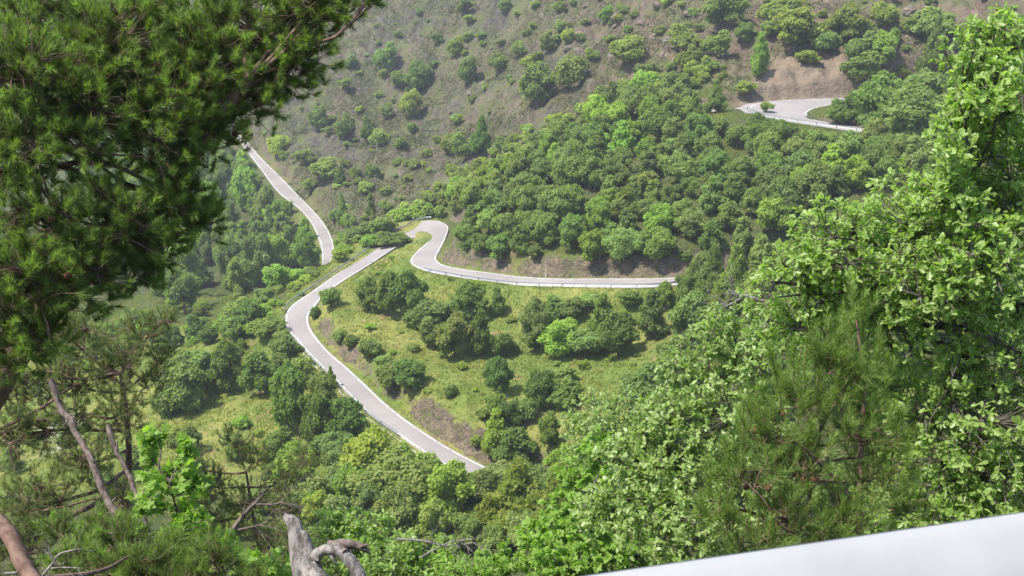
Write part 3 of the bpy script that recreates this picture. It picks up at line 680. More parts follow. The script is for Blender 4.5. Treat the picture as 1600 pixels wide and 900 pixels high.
HAND = [
 # meadow between the middle and lower road
 (641,498,58,80,'round','dark','dark round tree below the hairpin, tallest of the three on the meadow shoulder'),
 (607,494,46,62,'round','deep','dark tree squeezed between two others below the hairpin'),
 (577,485,42,46,'round','deep','dark bushy tree below the hairpin, left of its two neighbours'),
 (517,480,36,32,'bush','deep','dark bush above the left bend of the road'),(493,498,19,25,'bush','dark','small dark bush at the inner edge of the left bend'),
 (672,508,55,42,'bush','mid','light spreading bush right of the dark meadow trees'),(648,512,30,34,'bush','mid','small leafy bush at the foot of the tallest dark meadow tree'),
 (711,560,56,64,'round','grey-green','greyish green tree in the middle of the meadow thicket'),(680,545,40,45,'bush','mid','bush on the left edge of the meadow thicket'),
 (752,558,48,74,'column','dark','tall dark tree in the meadow thicket'),(736,500,46,54,'round','deep','tree at the back of the meadow thicket under the guardrail'),
 (779,494,34,44,'column','dark','narrow dark tree standing alone under the guardrail'),(786,556,44,42,'bush','deep','low bush at the right end of the meadow thicket'),(712,500,40,40,'bush','mid','light bush behind the meadow thicket'),
 (836,552,46,74,'round','grey-green','greyish tree at the left end of the eastern thicket'),(880,556,60,56,'round','bright','bright tree in the middle of the eastern thicket'),
 (940,540,50,92,'column','deep','tall dark tree at the back of the eastern thicket'),(966,556,58,64,'round','deep','wide dark tree at the right end of the eastern thicket'),
 (916,560,56,50,'wide','mid','low tree at the front of the eastern thicket'),(857,506,40,40,'bush','dark','dark bush behind the greyish thicket tree'),(893,500,42,40,'bush','mid','bush behind the bright thicket tree'),(920,478,36,22,'bush','mid','low bush close under the guardrail, left one'),(985,478,34,24,'bush','deep','low bush close under the guardrail, right one'),
 (1017,530,50,84,'column','mid','light slender tree right of the eastern thicket'),(1040,482,34,46,'round','deep','dark round tree touching the guardrail'),(1072,482,36,52,'round','mid','rounded tree at the right end of the guardrail'),
 (1074,540,54,78,'round','mid','tree below the right end of the guardrail'),(1045,575,34,40,'bush','deep','dark bush beside the pale oak crown'),
 (613,608,46,44,'bush','mid','light bush on the lower meadow, left of a darker one'),(642,606,42,46,'bush','dark','dark bush on the lower meadow beside a light one'),(651,614,16,17,'bush','deep','tiny bush below the dark meadow bush'),
 (705,622,20,25,'bush','dark','lone little dark bush in the open lower meadow'),
 (778,616,40,52,'round','dark','dark rounded tree on the lower meadow'),(846,638,48,58,'round','dark','dark tree on the lower meadow, left of a round bush'),(881,640,44,44,'bush','deep','round bush beside a dark tree on the lower meadow'),(875,602,40,34,'bush','mid','light bush behind the dark tree of the lower meadow'),
 (774,650,30,40,'bush','deep','small dark bush above the rock bank'),(797,672,40,48,'bush','dark','dark bush above the gully, right of the rock bank'),(776,712,48,70,'column','bright','light green tree at the right end of the rock bank'),(805,735,64,62,'round','deep','shady tree filling the gully beside the road end'),(820,660,34,40,'bush','mid','light bush behind the dark gully bush'),
 (856,706,38,50,'round','deep','dark tree at the far side of the gully'),(745,700,22,20,'bush','olive','small bush on top of the rock bank'),
 (530,536,24,20,'bush','mid','first small bush on the bank top below the left bend'),(550,545,20,20,'bush','deep','second small bush on the bank top below the left bend'),(579,562,38,34,'bush','mid','wider bush along the bank top of the lower road'),(600,578,24,24,'bush','mid','small bush at the lower end of the bank top row'),
 # left of the lower road
 (540,695,80,112,'round','dark','large dark tree beside the lower road'),(500,700,50,84,'round','deep','dark tree half hidden left of the large roadside tree'),(507,636,50,58,'round','mid','tree at the road edge above the large dark one'),
 (519,606,24,34,'conifer','pale','thin wispy pale sapling against the lower road'),(452,676,66,104,'round','dark','broad dark tree on the left slope under the bend'),(447,585,50,54,'round','mid','rounded tree just below the left bend'),(470,600,40,46,'bush','mid','bush between the bend and the roadside trees'),
 (407,620,54,64,'round','deep','dark tree at the right end of the left hedge'),(360,614,54,74,'round','deep','dark tree in the middle of the left hedge'),(323,612,58,62,'round','mid','tree left of the middle of the left hedge'),(283,645,76,80,'round','mid','broad light tree at the left end of the hedge'),(262,650,40,46,'bush','deep','dark bush under the left end of the hedge'),(430,612,34,44,'bush','mid','bush joining the hedge to the roadside trees'),
 (393,520,50,56,'round','dark','dark tree on the crest of the left knoll'),(377,546,15,18,'bush','deep','tiny lone bush on the left knoll'),(418,524,50,28,'bush','deep','low spreading bush on the knoll below the bend'),
 (307,536,38,40,'bush','dark','dark bush at the foot of the knoll'),(328,537,28,28,'bush','deep','small bush at the foot of the knoll'),(278,578,38,30,'bush','olive','dull olive bush left of the knoll'),(513,708,28,32,'bush','bright','small bright bush below the large roadside tree'),(480,728,30,26,'bush','mid','low bush on the slope under the roadside trees'),
 (440,450,46,40,'bush','bright','bright bush above the guardrail left of the road'),(415,478,50,50,'round','mid','light tree above the left knoll'),(470,420,40,36,'bush','bright','bright bush near the valley road end'),(370,500,46,44,'bush','mid','leafy bush behind the knoll crest tree'),
 # hairpin nose
 (649,344,44,26,'bush','bright','bright bush behind the hairpin tip'),(625,346,38,26,'bush','bright','second bright bush behind the hairpin tip, further left'),(600,362,32,24,'bush','mid','bush left of the short guardrail'),(575,386,22,20,'bush','bright','bush hiding the road below the hairpin tip'),(605,385,40,20,'bush','mid','low bush in front of the short guardrail'),(625,379,34,16,'bush','deep','low scrub on the grassy hairpin tip'),
 (560,378,34,30,'bush','mid','bush above the descending road'),(535,395,30,30,'bush','bright','bright bush between the two roads'),
 # grey hill
 (537,356,27,50,'conifer','bright','slim light conifer by the valley road bend'),(547,362,26,30,'bush','deep','dark bush beside the slim light conifer'),(581,345,19,42,'column','mid','narrow upright tree low on the grey slope'),
 (435,246,32,36,'bush','yellow','bright yellow-green bush beside the valley road'),(498,206,32,42,'bush','deep','dark upright bush on the grey slope above the valley road'),(574,224,30,38,'bush','deep','dark bush in a pair on the grey slope, left one'),(593,230,28,30,'bush','mid','light bush in a pair on the grey slope, right one'),(627,234,20,20,'bush','deep','small lone bush right of the pair'),(538,218,27,32,'bush','deep','dark bush left of the pair on the grey slope'),
 (507,282,44,38,'bush','mid','wide light bush low on the grey slope'),(533,290,20,30,'conifer','mid','small conifer right of the wide light bush'),(556,284,15,24,'bush','mid','thin bush in the middle of the lower grey slope'),(581,278,18,22,'bush','dark','small dark bush on the lower grey slope'),(478,258,28,26,'bush','grey-green','greyish bush above the valley road'),
 (645,184,32,46,'bush','olive','rounded bush with a rusty top on the grey slope'),(713,88,24,28,'bush','yellow','yellowish bush high on the grey slope'),(605,188,24,28,'bush','grey-green','greyish bush left of the rusty one'),(655,146,42,50,'bush','deep','large dark bush above the rusty one'),(627,140,26,30,'bush','mid','bush left of the large dark one'),(600,112,36,42,'bush','mid','bush clump high on the grey slope'),(550,108,22,24,'bush','mid','bush high on the left of the grey slope'),(540,212,24,30,'bush','deep','dark bush low on the left slope'),
 (730,132,36,48,'bush','deep','dark bush pair in the middle of the grey slope'),(753,240,38,56,'conifer','dark','dark conifer where the grey slope meets the forest'),(730,250,36,40,'bush','pale','pale grey bush left of the dark conifer'),(705,245,34,36,'bush','olive','olive bush at the lower forest border'),(780,112,34,30,'bush','mid','bush right of the dark pair'),(810,92,26,26,'bush','mid','bush high above the forest border'),(823,108,22,20,'bush','yellow','small yellow-green bush above the border'),(857,82,26,28,'bush','mid','bush high on the reddish slope'),(888,70,18,25,'bush','yellow','small round yellow-green bush on the reddish slope'),(875,50,18,20,'bush','mid','small bush near the top of the reddish slope'),
 (890,140,50,54,'bush','olive','large olive bush under the reddish rocks'),(840,165,64,56,'round','mid','broad bush above the forest border'),(727,22,26,26,'bush','mid','bush at the top of the grey slope'),(790,20,22,22,'bush','mid','small bush at the top of the slope'),(947,34,22,24,'bush','bright','bright bush on the reddish rocks'),(977,104,50,48,'bush','olive','dull bush cluster on the reddish rocks'),(973,158,34,36,'bush','mid','bush below the dull cluster'),
 (1131,48,60,54,'round','mid','big bush at the top above the forest'),(1069,84,48,40,'bush','olive','olive bush above the forest edge'),(1116,88,38,38,'bush','olive','olive bush behind the tall conifer'),(1071,114,42,40,'bush','olive','dull bush left of the tall conifer'),(1214,44,58,50,'bush','olive','olive bush high above the orange cutting'),(1240,84,76,56,'round','olive','broad olive tree on top of the orange cutting'),(1187,120,38,62,'column','bright','bright upright tree at the left end of the orange cutting'),(1319,72,64,52,'round','olive','olive tree top right of the orange cutting'),(1341,98,50,44,'bush','mid','bush at the right end of the orange cutting'),(1382,48,48,44,'bush','olive','olive bush high on the right slope'),(1454,66,58,50,'bush','mid','bush high on the far right slope'),(1290,88,40,36,'bush','mid','bush on the rim of the orange cutting'),
 (1163,152,30,22,'shrub','olive','small dull shrub at the left foot of the orange cutting'),(1345,128,52,44,'bush','deep','deep green bush hanging over the right side of the orange cutting'),(1262,100,34,22,'bush','olive','small bush on the upper face of the orange cutting'),
 (1120,176,60,92,'conifer','mid','tall soft conifer beside the upper road'),(1454,134,64,90,'conifer','mid','soft conifer on the right above the forest'),(1083,190,52,74,'conifer','mid','conifer left of the tall soft one'),(1379,112,50,48,'round','bright','bright tree right of the orange cutting'),
 (1183,222,44,42,'round','dark','dark round tree under the upper hairpin'),(1226,240,66,58,'round','deep','wide tree under the upper hairpin'),(1197,177,20,18,'shrub','pale','sparse pale sapling at the upper hairpin edge'),(1270,260,44,52,'round','mid','tree below the wide one under the hairpin'),
 (1308,195,44,36,'bush','deep','bush on the island inside the upper hairpin'),(1335,190,40,44,'round','deep','tree on the island of the upper hairpin'),
 (1375,215,96,84,'round','deep','large tree hiding the right end of the upper road'),(1425,240,90,90,'round','mid','large light tree right of the upper road end'),(1440,190,80,70,'round','mid','broad tree behind the upper road end'),
 (1108,478,62,96,'conifer','grey-green','grey-green feathery tree at the right end of the middle road'),(1150,486,70,104,'conifer','pale','paler feathery tree beside the big oak, above the bare branch'),(1092,462,40,60,'round','grey-green','rounded grey-green tree hiding the end of the guardrail'),(1185,470,60,100,'column','grey-green','upright grey-green tree behind the big oak crown'),
 # trees in the gully below the lower road
 (620,800,118,112,'wide','pale','broad pale green tree below the lower road'),(580,770,84,92,'round','yellow','yellow-green tree behind the broad pale one'),(548,800,56,70,'round','bright','bright tree left of the broad pale one'),(500,835,56,66,'round','yellow','bright yellow-green tree above the bleached stump'),
 (584,830,60,70,'round','grey-green','grey-green tree in front of the broad pale one'),(622,850,74,90,'round','grey-green','large grey-green tree in the gully'),(704,815,84,90,'round','bright','leafy bright tree right of the dark gap'),(676,858,54,76,'round','pale','small pale grey-green tree before the dark gap'),(762,800,56,62,'round','grey-green','grey-green tree under the road end'),(665,780,60,66,'round','pale','pale tree close to the road edge'),(720,775,54,46,'bush','mid','bush close to the end of the visible road'),
 (785,778,66,52,'round','grey-green','rounded grey-green tree closing the view of the road end'),(830,790,70,60,'round','mid','green tree right of the road end, above the olive pines'),(752,765,40,34,'bush','bright','bright bush just under the road end'),
 (812,835,150,120,'conifer','olive','wide dull olive pine at the bottom of the gully'),(870,830,100,110,'conifer','olive','olive pine right of the wide one'),(760,850,80,80,'conifer','olive','small olive pine left of the wide one'),
]
for h in HAND: hand(*h)
NH = len(PLANTS)
# random fill --------------------------------------------------------
def fill(poly, spacing, n_try, kinds, hues, wr, hr, region, d_min=0, d_max=1e9, margin=1.2, limit=10**9, keep_hand=0.55, d0=88.0, dens=None, maxb=1):
    px0, px1 = min(p[0] for p in poly), max(p[0] for p in poly); py0, py1 = min(p[1] for p in poly), max(p[1] for p in poly)
    cnt = 0
    for _ in range(n_try):
        if cnt >= limit: break
        px = random.uniform(px0, px1); py = random.uniform(py0, py1)
        if not in_poly(np.array(px), np.array(py), poly): continue
        if dens is not None and random.random() > dens(px, py): continue
        p = hit(px, py, d0)
        if p is None: continue
        D = float(project(p)[2])
        if D < d_min or D > d_max: continue
        if grid_val(RD, p[0], p[1]) < margin: continue
        w = random.uniform(*wr); h = w * random.uniform(*hr)
        ok = True
        for q in PLANTS:
            dd = (q['x'] - p[0])**2 + (q['y'] - p[1])**2
            if dd < (spacing * (0.5 * (w / wr[1]) + 0.5) if q['region'] == region else keep_hand * (q['w'] + w) / 2)**2: ok = False; break
        if not ok: continue
        k = random.choice(kinds); hue = random.choice(hues)
        pl = dict(x=p[0], y=p[1], z=float(p[2]) - 0.1, w=w, h=h, kind=k, hue=hue, region=region, label=None)
        if blocks_road(pl) > maxb: continue
        PLANTS.append(pl); cnt += 1
F1 = [(690,398),(760,410),(900,420),(1085,418),(1200,405),(1260,380),(1330,300),(1500,290),(1500,245),(1330,215),(1240,222),(1190,225),(1140,200),(1060,150),(1000,150),(900,205),(800,262),(735,300),(694,345)]
CLEAR = [(1095, 215), (1140, 195), (1180, 235), (1190, 265), (1150, 280), (1100, 260)]
fill(F1, 4.3, 5000, ['round', 'round', 'wide', 'column', 'round'], ['mid', 'mid', 'deep', 'mid', 'mid', 'deep', 'grey-green', 'bright'], (3.8, 6.4), (0.9, 1.25), 'forest', 165, 262, 1.6, 260,
     dens=lambda x, y: 0.1 if in_poly(np.array(x), np.array(y), CLEAR) or fbm(np.array(x / 55.), np.array(y / 30.), 2, 8) < -0.62 else 1)
fill(F1, 3.0, 1500, ['bush', 'shrub'], ['mid', 'bright', 'deep', 'olive'], (1.4, 2.8), (0.7, 1.0), 'forest floor', 165, 262, 1.4, 60, 0.42)
F2 = [(150,200),(300,150),(372,215),(400,262),(436,305),(468,335),(492,370),(498,405),(488,430),(430,462),(370,480),(290,500),(230,480),(60,400)]
fill(F2, 4.8, 3500, ['round', 'column', 'round', 'column', 'wide'], ['mid', 'bright', 'grey-green', 'bright', 'mid', 'deep', 'pale'], (5.0, 8.5), (1.1, 1.7), 'valley', 215, 480, 1.2, 210, maxb=7)
F3 = [(1330,290),(1500,260),(1700,250),(1700,120),(1500,150),(1440,190),(1340,230)]
fill(F3, 4.6, 700, ['round', 'wide'], ['mid', 'deep', 'grey-green'], (4.5, 7), (0.95, 1.25), 'right slope', 150, 260, 2, 45)
F4 = [(1085,450),(1100,560),(1150,620),(1300,560),(1400,480),(1400,430),(1100,447)]
fill(F4, 4.2, 700, ['round', 'column', 'conifer'], ['mid', 'grey-green', 'deep', 'pale'], (3.5, 5.5), (1.0, 1.6), 'east gully', 110, 240, 1.5, 40)
# bushes on the grey slope
def gd(x, y): return 0.35 + 0.65 * (fbm(np.array(x / 60.), np.array(y / 40.), 3, 4) > -0.1)
F5 = [(400,200),(470,300),(520,350),(560,352),(620,325),(700,280),(850,205),(1000,120),(1090,108),(1160,150),(1190,100),(1340,85),(1360,120),(1600,140),(1600,-40),(380,-40),(300,100)]
fill(F5, 3.7, 3000, ['bush', 'bush', 'shrub'], ['mid', 'deep', 'mid', 'olive', 'grey-green', 'olive', 'yellow', 'pale'], (1.0, 4.4), (0.6, 1.05), 'grey slope', 225, 470, 1.4, 260, 0.6, dens=gd)
F6 = [(640,335),(700,272),(760,240),(850,200),(940,155),(1000,118),(1110,105),(1130,130),(1000,170),(900,215),(800,275),(735,310),(690,345)]
fill(F6, 2.9, 1200, ['bush', 'bush', 'shrub'], ['olive', 'yellow', 'mid', 'pale', 'olive'], (2.2, 4.2), (0.8, 1.15), 'forest border', 205, 320, 1.4, 70, 0.7)
F7 = [(1150,60),(1600,40),(1600,150),(1360,130),(1345,88),(1200,96)]
fill(F7, 3.6, 600, ['bush', 'round'], ['olive', 'mid', 'deep', 'olive'], (3, 5.5), (0.8, 1.1), 'upper right slope', 225, 300, 2, 32, 0.7)
# scrub near the nose and below the guardrails
F8 = [(500,425),(520,365),(560,372),(640,335),(650,340),(612,366),(560,398),(500,440),(440,485),(400,480),(430,450)]
fill(F8, 2.0, 1200, ['bush', 'shrub', 'shrub'], ['bright', 'mid', 'bright', 'yellow'], (1.3, 3.2), (0.6, 0.95), 'road shoulder', 170, 300, 1.0, 46, 0.6)
F9 = [(230,490),(380,480),(440,500),(430,540),(300,545),(230,560),(150,600),(100,560)]
fill(F9, 2.8, 900, ['bush', 'round', 'shrub'], ['mid', 'deep', 'bright'], (2, 4.2), (0.8, 1.1), 'valley edge', 160, 300, 1.2, 36, 0.6)
F10 = [(660,432),(800,452),(1020,456),(1060,500),(1000,590),(900,640),(840,690),(700,640),(600,560),(510,480),(560,430),(630,380),(660,380),(640,420)]
fill(F10, 2.6, 900, ['shrub', 'shrub', 'bush'], ['bright', 'mid', 'olive', 'yellow'], (0.7, 1.9), (0.6, 0.95), 'meadow', 120, 220, 1.0, 75, 0.5)
F11 = [(440,520),(520,600),(590,670),(540,710),(450,720),(330,700),(420,640)]
fill(F11, 2.6, 600, ['shrub', 'bush'], ['mid', 'deep', 'bright'], (0.9, 2.4), (0.6, 0.95), 'roadside slope', 120, 200, 1.2, 32, 0.5)
F12 = [(440,720),(600,700),(700,740),(800,770),(980,700),(1050,780),(1000,880),(440,880)]
fill(F12, 3.2, 1200, ['round', 'wide', 'bush'], ['mid', 'deep', 'bright', 'grey-green', 'dark'], (3.0, 5.5), (0.9, 1.2), 'gully', 95, 150, 1.5, 50, 0.5)
F13 = [(150,640),(300,680),(440,730),(440,880),(0,880),(0,600)]
F15 = [(1090,470),(1240,470),(1600,440),(1600,800),(1200,830),(1050,760),(1000,700),(1050,600)]
fill(F15, 6.5, 900, ['round', 'wide'], ['mid', 'deep', 'grey-green'], (5, 8), (0.9, 1.2), 'east gully', 88, 240, 1.5, 46)
fill(F13, 3.6, 800, ['bush', 'round'], ['mid', 'deep', 'olive'], (2, 4), (0.85, 1.1), 'lower left slope', 95, 220, 1.5, 30, 0.6)
# scale down anything placed by hand that would hide the road
HILL_UP = 0
for p in PLANTS[:NH]:
    if p['label'] and ('hiding the' in p['label'] or 'wispy' in p['label'] or 'sapling' in p['label'] or 'low bush in front' in p['label'] or 'low scrub' in p['label'] or 'island' in p['label'] or 'end of the middle road' in p['label'] or 'hiding' in p['label'] or 'road end' in p['label'] or 'end of the' in p['label'] or 'olive pine' in p['label']): continue
    for _ in range(6):
        if blocks_road(p) > 3: p['h'] *= 0.9; p['w'] *= 0.95
        else: break

# labels for the filled plants: look, region, landmark, then order
HW = {'mid': 'green', 'dark': 'dark green', 'deep': 'deep green', 'bright': 'bright green', 'yellow': 'yellow-green', 'grey-green': 'grey-green', 'pale': 'pale green', 'olive': 'olive'}
KW = {'round': 'round tree', 'wide': 'spreading tree', 'column': 'upright tree', 'conifer': 'conifer', 'bush': 'bush', 'shrub': 'loose shrub'}
def spans(reg, X, Y):
    def pick(v, cuts, names): return names[sum(v > c for c in cuts)]
    if reg == 'forest':
        row = pick(Y, [255, 310, 365], ['atop the forest', 'in the upper forest', 'in the lower forest', 'along the earth bank'])
        col = pick(X, [800, 940, 1080, 1220], ['above the hairpin', 'left of middle', 'in its middle', 'below the conifer', 'below the upper hairpin'])
        return row + ' ' + col
    if reg == 'valley':
        return pick(Y, [290, 350, 410], ['atop the valley wood', 'in upper valley wood', 'mid valley wood', 'low in valley wood']) + ' ' + pick(X, [330, 420], ['behind big pine', 'mid-width', 'by its road'])
    if reg == 'grey slope':
        return pick(Y, [70, 150, 230], ['atop the grey slope', 'on the upper grey slope', 'on the middle grey slope', 'low on the grey slope']) + ' ' + pick(X, [500, 650, 800, 1000], ['beside pine boughs', 'above the road', 'mid-slope', 'near the forest', 'by reddish rocks'])
    if reg == 'meadow': return pick(Y, [480, 560], ['close under the guardrail', 'among the meadow thickets', 'on the lower meadow']) + ' ' + pick(X, [640, 760, 880], ['near the left bend', 'by the first thicket', 'between the thickets', 'by the eastern thicket'])
    return {'right slope': 'on the slope behind the near oak', 'east gully': 'behind the near oak below the guardrail', 'forest border': 'on the border of forest and grey slope', 'upper right slope': 'on the slope above the orange cutting',
            'road shoulder': 'on the shoulder beside the descending road', 'valley edge': 'at the valley edge below the knoll', 'roadside slope': 'on the slope left of the lower road', 'gully': 'in the gully below the lower road', 'lower left slope': 'on the lower left slope behind the pines', 'forest floor': pick(X, [850, 1000, 1150], ['in forest gaps above the hairpin', 'in forest gaps left of middle', 'in the middle forest gaps', 'in forest gaps under the upper road'])}[reg]
ORD = ['first', 'second', 'third', 'fourth', 'fifth', 'sixth', 'seventh', 'eighth', 'ninth', 'tenth', 'eleventh', 'twelfth']
X, Y, D = project(np.array([[p['x'], p['y'], p['z'] + p['h'] * .5] for p in PLANTS]))
byl = {}
for i, p in enumerate(PLANTS):
    if p['label']: continue
    big = p['w'] if p['kind'] in TREE_KINDS else p['w'] * 2
    size = 'small' if big < 4.2 else 'large' if big > 6.0 else 'medium'
    p['base'] = f"{size} {HW[p['hue']]} {KW[p['kind']]} {spans(p['region'], X[i], Y[i])}"
    byl.setdefault(p['base'], []).append(i)
for b, ids in byl.items():
    ids.sort(key=lambda i: X[i])
    for k, i in enumerate(ids):
        PLANTS[i]['label'] = b if len(ids) == 1 else b + (', ' + ORD[k] + ' from left' if k < len(ORD) else ', far right')
GRP = {'forest': 'trees of the forest above the middle road', 'valley': 'trees of the valley wood', 'right slope': 'trees on the right slope', 'east gully': 'trees of the eastern gully', 'grey slope': 'bushes scattered over the grey slope', 'forest border': 'bushes along the forest border',
       'upper right slope': 'bushes above the orange cutting', 'road shoulder': 'bushes on the road shoulder', 'valley edge': 'bushes at the valley edge', 'meadow': 'shrubs on the meadow', 'roadside slope': 'shrubs below the lower road', 'gully': 'trees of the gully', 'lower left slope': 'bushes on the lower left slope', 'forest floor': 'shrubs in the gaps of the forest', 'hand': 'single trees and bushes around the roads'}
for i, p in enumerate(PLANTS):
    pr = random.choice(PROTO[p['kind']])
    if pr.name in USED: o = copy_tree(pr)
    else: o = pr; USED.add(pr.name)
    if o is not pr:
        if p['region'] == 'forest' and p['kind'] == 'round': o.name = 'forest_tree'
        elif p['region'] == 'grey slope' and p['kind'] == 'bush': o.name = 'scree_bush'
        elif p['region'] == 'valley': o.name = 'valley_tree'
    o.location = (p['x'], p['y'], p['z']); o.rotation_euler = (random.uniform(-.05, .05), random.uniform(-.05, .05), random.uniform(0, 6.28))
    o.scale = (p['w'] * 1.05 * random.uniform(.86, 1.16), p['w'] * 1.05 * random.uniform(.86, 1.16), p['h'])
    col = rand_col(p['hue'])
    o.color = col
    for c in o.children: c.color = col
    tag(o, p['label'], NAMES[p['kind']][1], GRP[p['region']])
for kd in PROTO:
    for pr in PROTO[kd]:
        if pr.name not in USED:
            for c in list(pr.children): bpy.data.objects.remove(c)
            bpy.data.objects.remove(pr)

# ------------------------------------------------------------------ rock outcrops on the far slope
def rock_mesh(seed):
    rng = np.random.default_rng(seed); g = Geo(); n, k = 12, 18
    th = np.linspace(0.02, math.pi - 0.02, n)[:, None]; ph = np.linspace(0, 2 * math.pi, k, endpoint=False)[None]
    d = np.stack([np.sin(th) * np.cos(ph), np.sin(th) * np.sin(ph), np.cos(th) * np.ones_like(ph)], -1)
    pl = nrm(rng.normal(size=(16, 3))); off = rng.uniform(.55, .95, 16)
    r = np.min(np.where(d @ pl.T > 0.05, off / np.maximum(d @ pl.T, 0.05), 9), -1); r = np.minimum(r, 1.1) * (1 + 0.05 * rng.normal(size=r.shape))
    V = d * r[..., None] * 0.5
    i = np.arange(n - 1)[:, None]; j = np.arange(k)[None]
    g.add(V.reshape(-1, 3), np.stack([i * k + j, i * k + (j + 1) % k, (i + 1) * k + (j + 1) % k, (i + 1) * k + j], -1).reshape(-1, 4)[:, ::-1], smooth=False)
    return g
M['outcrop'] = bark_mat('outcrop_rock', (0.06, 0.048, 0.038), (0.19, 0.145, 0.11), 3, (1, 1, 2.5), 0.8)
rk = [rock_mesh(70 + i) for i in range(4)]; rmesh = [r.mesh('rock_outcrop', [M['outcrop']]) for r in rk]
SZ = ['small', 'medium', 'broad', 'large']; rl = {}
spots = [(random.uniform(860, 1130), random.uniform(2, 105)) for _ in range(34)] + [(random.uniform(480, 860), random.uniform(10, 230)) for _ in range(26)] + [(random.uniform(1350, 1520), random.uniform(5, 110)) for _ in range(12)]
for px, py in spots:
    p = hit(px, py)
    if p is None or grid_val(grey, p[0], p[1]) < 0.5 or grid_val(RD, p[0], p[1]) < 3: continue
    w_ = random.uniform(1.2, 4.2) * (1 if px > 860 else 0.75); i = int(w_ > 1.8) + int(w_ > 2.6) + int(w_ > 3.4)
    o = bpy.data.objects.new('rock_outcrop', random.choice(rmesh)); COL.objects.link(o)
    o.location = p - [0, 0, 0.12 * w_]; o.scale = (w_ * 1.3, w_, w_ * random.uniform(.5, .8)); o.rotation_euler = (random.uniform(.2, .7), random.uniform(-.3, .3), random.uniform(0, 6.28))
    base = f"{SZ[i]} brown rock outcrop " + ('on the reddish slope above the forest' if 860 < px < 1200 else 'on the slope above the near oak' if px > 1200 else 'on the grey slope above the valley road')
    rl.setdefault(base, []).append((px, o))
for base, l in rl.items():
    l.sort(key=lambda t: t[0])
    for k_, (px, o) in enumerate(l): tag(o, base + ('' if len(l) == 1 else ', ' + (ORD[k_] + ' from left' if k_ < 12 else 'far right')), 'rock', 'rock outcrops of the far slope')
# ------------------------------------------------------------------ grass and scrub, one mass each
def blades(n, region_fn, h, w, name, mat, label, dmax, per=4, spread=0.25):
    x = RNG.uniform(-110, 90, n); y = RNG.uniform(95, dmax, n)
    z = H(x, y); px, py, d = project(np.stack([x, y, z], -1))
    ok = (px > -20) & (px < 1620) & (py > -20) & (py < 920) & (grid_val(RD, x, y) > 0.25) & region_fn(x, y, px, py, d)
    x, y, z = x[ok], y[ok], z[ok]
    m = len(x); c = np.repeat(np.stack([x, y, z], -1), per, 0); M_ = len(c)
    c[:, :2] += RNG.normal(size=(M_, 2)) * spread; c[:, 2] = H(c[:, 0], c[:, 1]) - 0.03
    t = np.repeat(np.clip(0.5 + 0.35 * fbm(x / 6, y / 6, 3, 31) + RNG.normal(size=m) * 0.22, 0, 1), per)
    hh = h * np.repeat(0.45 + 0.75 * RNG.random(m), per) * (0.6 + 0.6 * RNG.random(M_))
    a = RNG.random(M_) * 6.28; sd = np.stack([np.cos(a), np.sin(a), np.zeros(M_)], -1) * w * (0.6 + 0.8 * RNG.random(M_))[:, None]
    top = c + np.stack([RNG.normal(size=M_) * 0.3 * hh, RNG.normal(size=M_) * 0.3 * hh, hh], -1)
    V = np.stack([c - sd, c + sd, top], 1).reshape(-1, 3)
    g = Geo(); g.add(V, np.arange(M_ * 3).reshape(-1, 3), np.repeat(t, 3), 0, False)
    o = g.obj(name, M[mat]); tag(o, label, name.replace('_', ' '), kind='stuff')
blades(230000, lambda x, y, px, py, d: (grid_val(grey, x, y) < 0.3) & (d < 265) & ((grid_val(bank, x, y) < 0.25) | (RNG.random(len(x)) < 0.3)) & (RNG.random(len(x)) < 0.42 + 0.35 * fbm(x / 5, y / 5, 3, 77)), 0.38, 0.11, 'grass', 'grass', 'long green and yellowing meadow grass on the slopes between the roads', 265)
blades(380000, lambda x, y, px, py, d: (grid_val(grey, x, y) > 0.3) & (grid_val(orange, x, y) < 0.3) & (RNG.random(len(x)) < 0.30 + 0.5 * fbm(x / 7, y / 7, 4, 55)), 0.42, 0.19, 'scrub', 'scrub', 'low dry scrub and grass tufts over the grey scree slope', 430, 5, 0.4)
# ------------------------------------------------------------------ near trees with real leaves and needles
def leaf_shape(kind):
    if kind == 'oak':      # obovate with shallow lobes; t along, s across, h up
        pts = [(0, 0, 0), (.28, -.13, .03), (.40, -.10, .02), (.60, -.26, .05), (.72, -.19, .03), (.88, -.20, .0), (1, 0, -.06), (.88, .20, .0), (.72, .19, .03), (.60, .26, .05), (.40, .10, .02), (.28, .13, .03), (.55, 0, -.02)]
        tri = [(i, (i + 1) % 12, 12) for i in range(12)]
    elif kind == 'lobed':  # broad leaf with five points
        pts = [(0, 0, 0), (.12, -.42, .0), (.34, -.30, .02), (.52, -.52, -.02), (.62, -.22, .03), (1, 0, -.08), (.62, .22, .03), (.52, .52, -.02), (.34, .30, .02), (.12, .42, .0), (.4, 0, .03)]
        tri = [(i, (i + 1) % 10, 10) for i in range(10)]
    elif kind == 'simple':
        pts = [(0, 0, 0), (.35, -.22, .04), (.75, -.2, .03), (1, 0, -.05), (.75, .2, .03), (.35, .22, .04)]
        tri = [(0, 1, 5), (1, 2, 4), (1, 4, 5), (2, 3, 4)]
    return np.array(pts), np.array(tri)
def add_leaves(g, pos, axis, nr, size, kind, tint):
    pts, tri = leaf_shape(kind); n = len(pos); K = len(pts)
    axis = nrm(axis); sd = nrm(np.cross(nr, axis)); up = np.cross(axis, sd)
    V = pos[:, None] + size[:, None, None] * (pts[None, :, 0:1] * axis[:, None] + pts[None, :, 1:2] * sd[:, None] + pts[None, :, 2:3] * up[:, None])
    F = tri[None] + (np.arange(n) * K)[:, None, None]
    g.add(V.reshape(-1, 3), F.reshape(-1, 3), np.repeat(tint, K), 0, False)
def wob(P, amp):
    P = np.array(P, float); P[1:-1] += RNG.normal(size=P[1:-1].shape) * amp; return P
urad = []
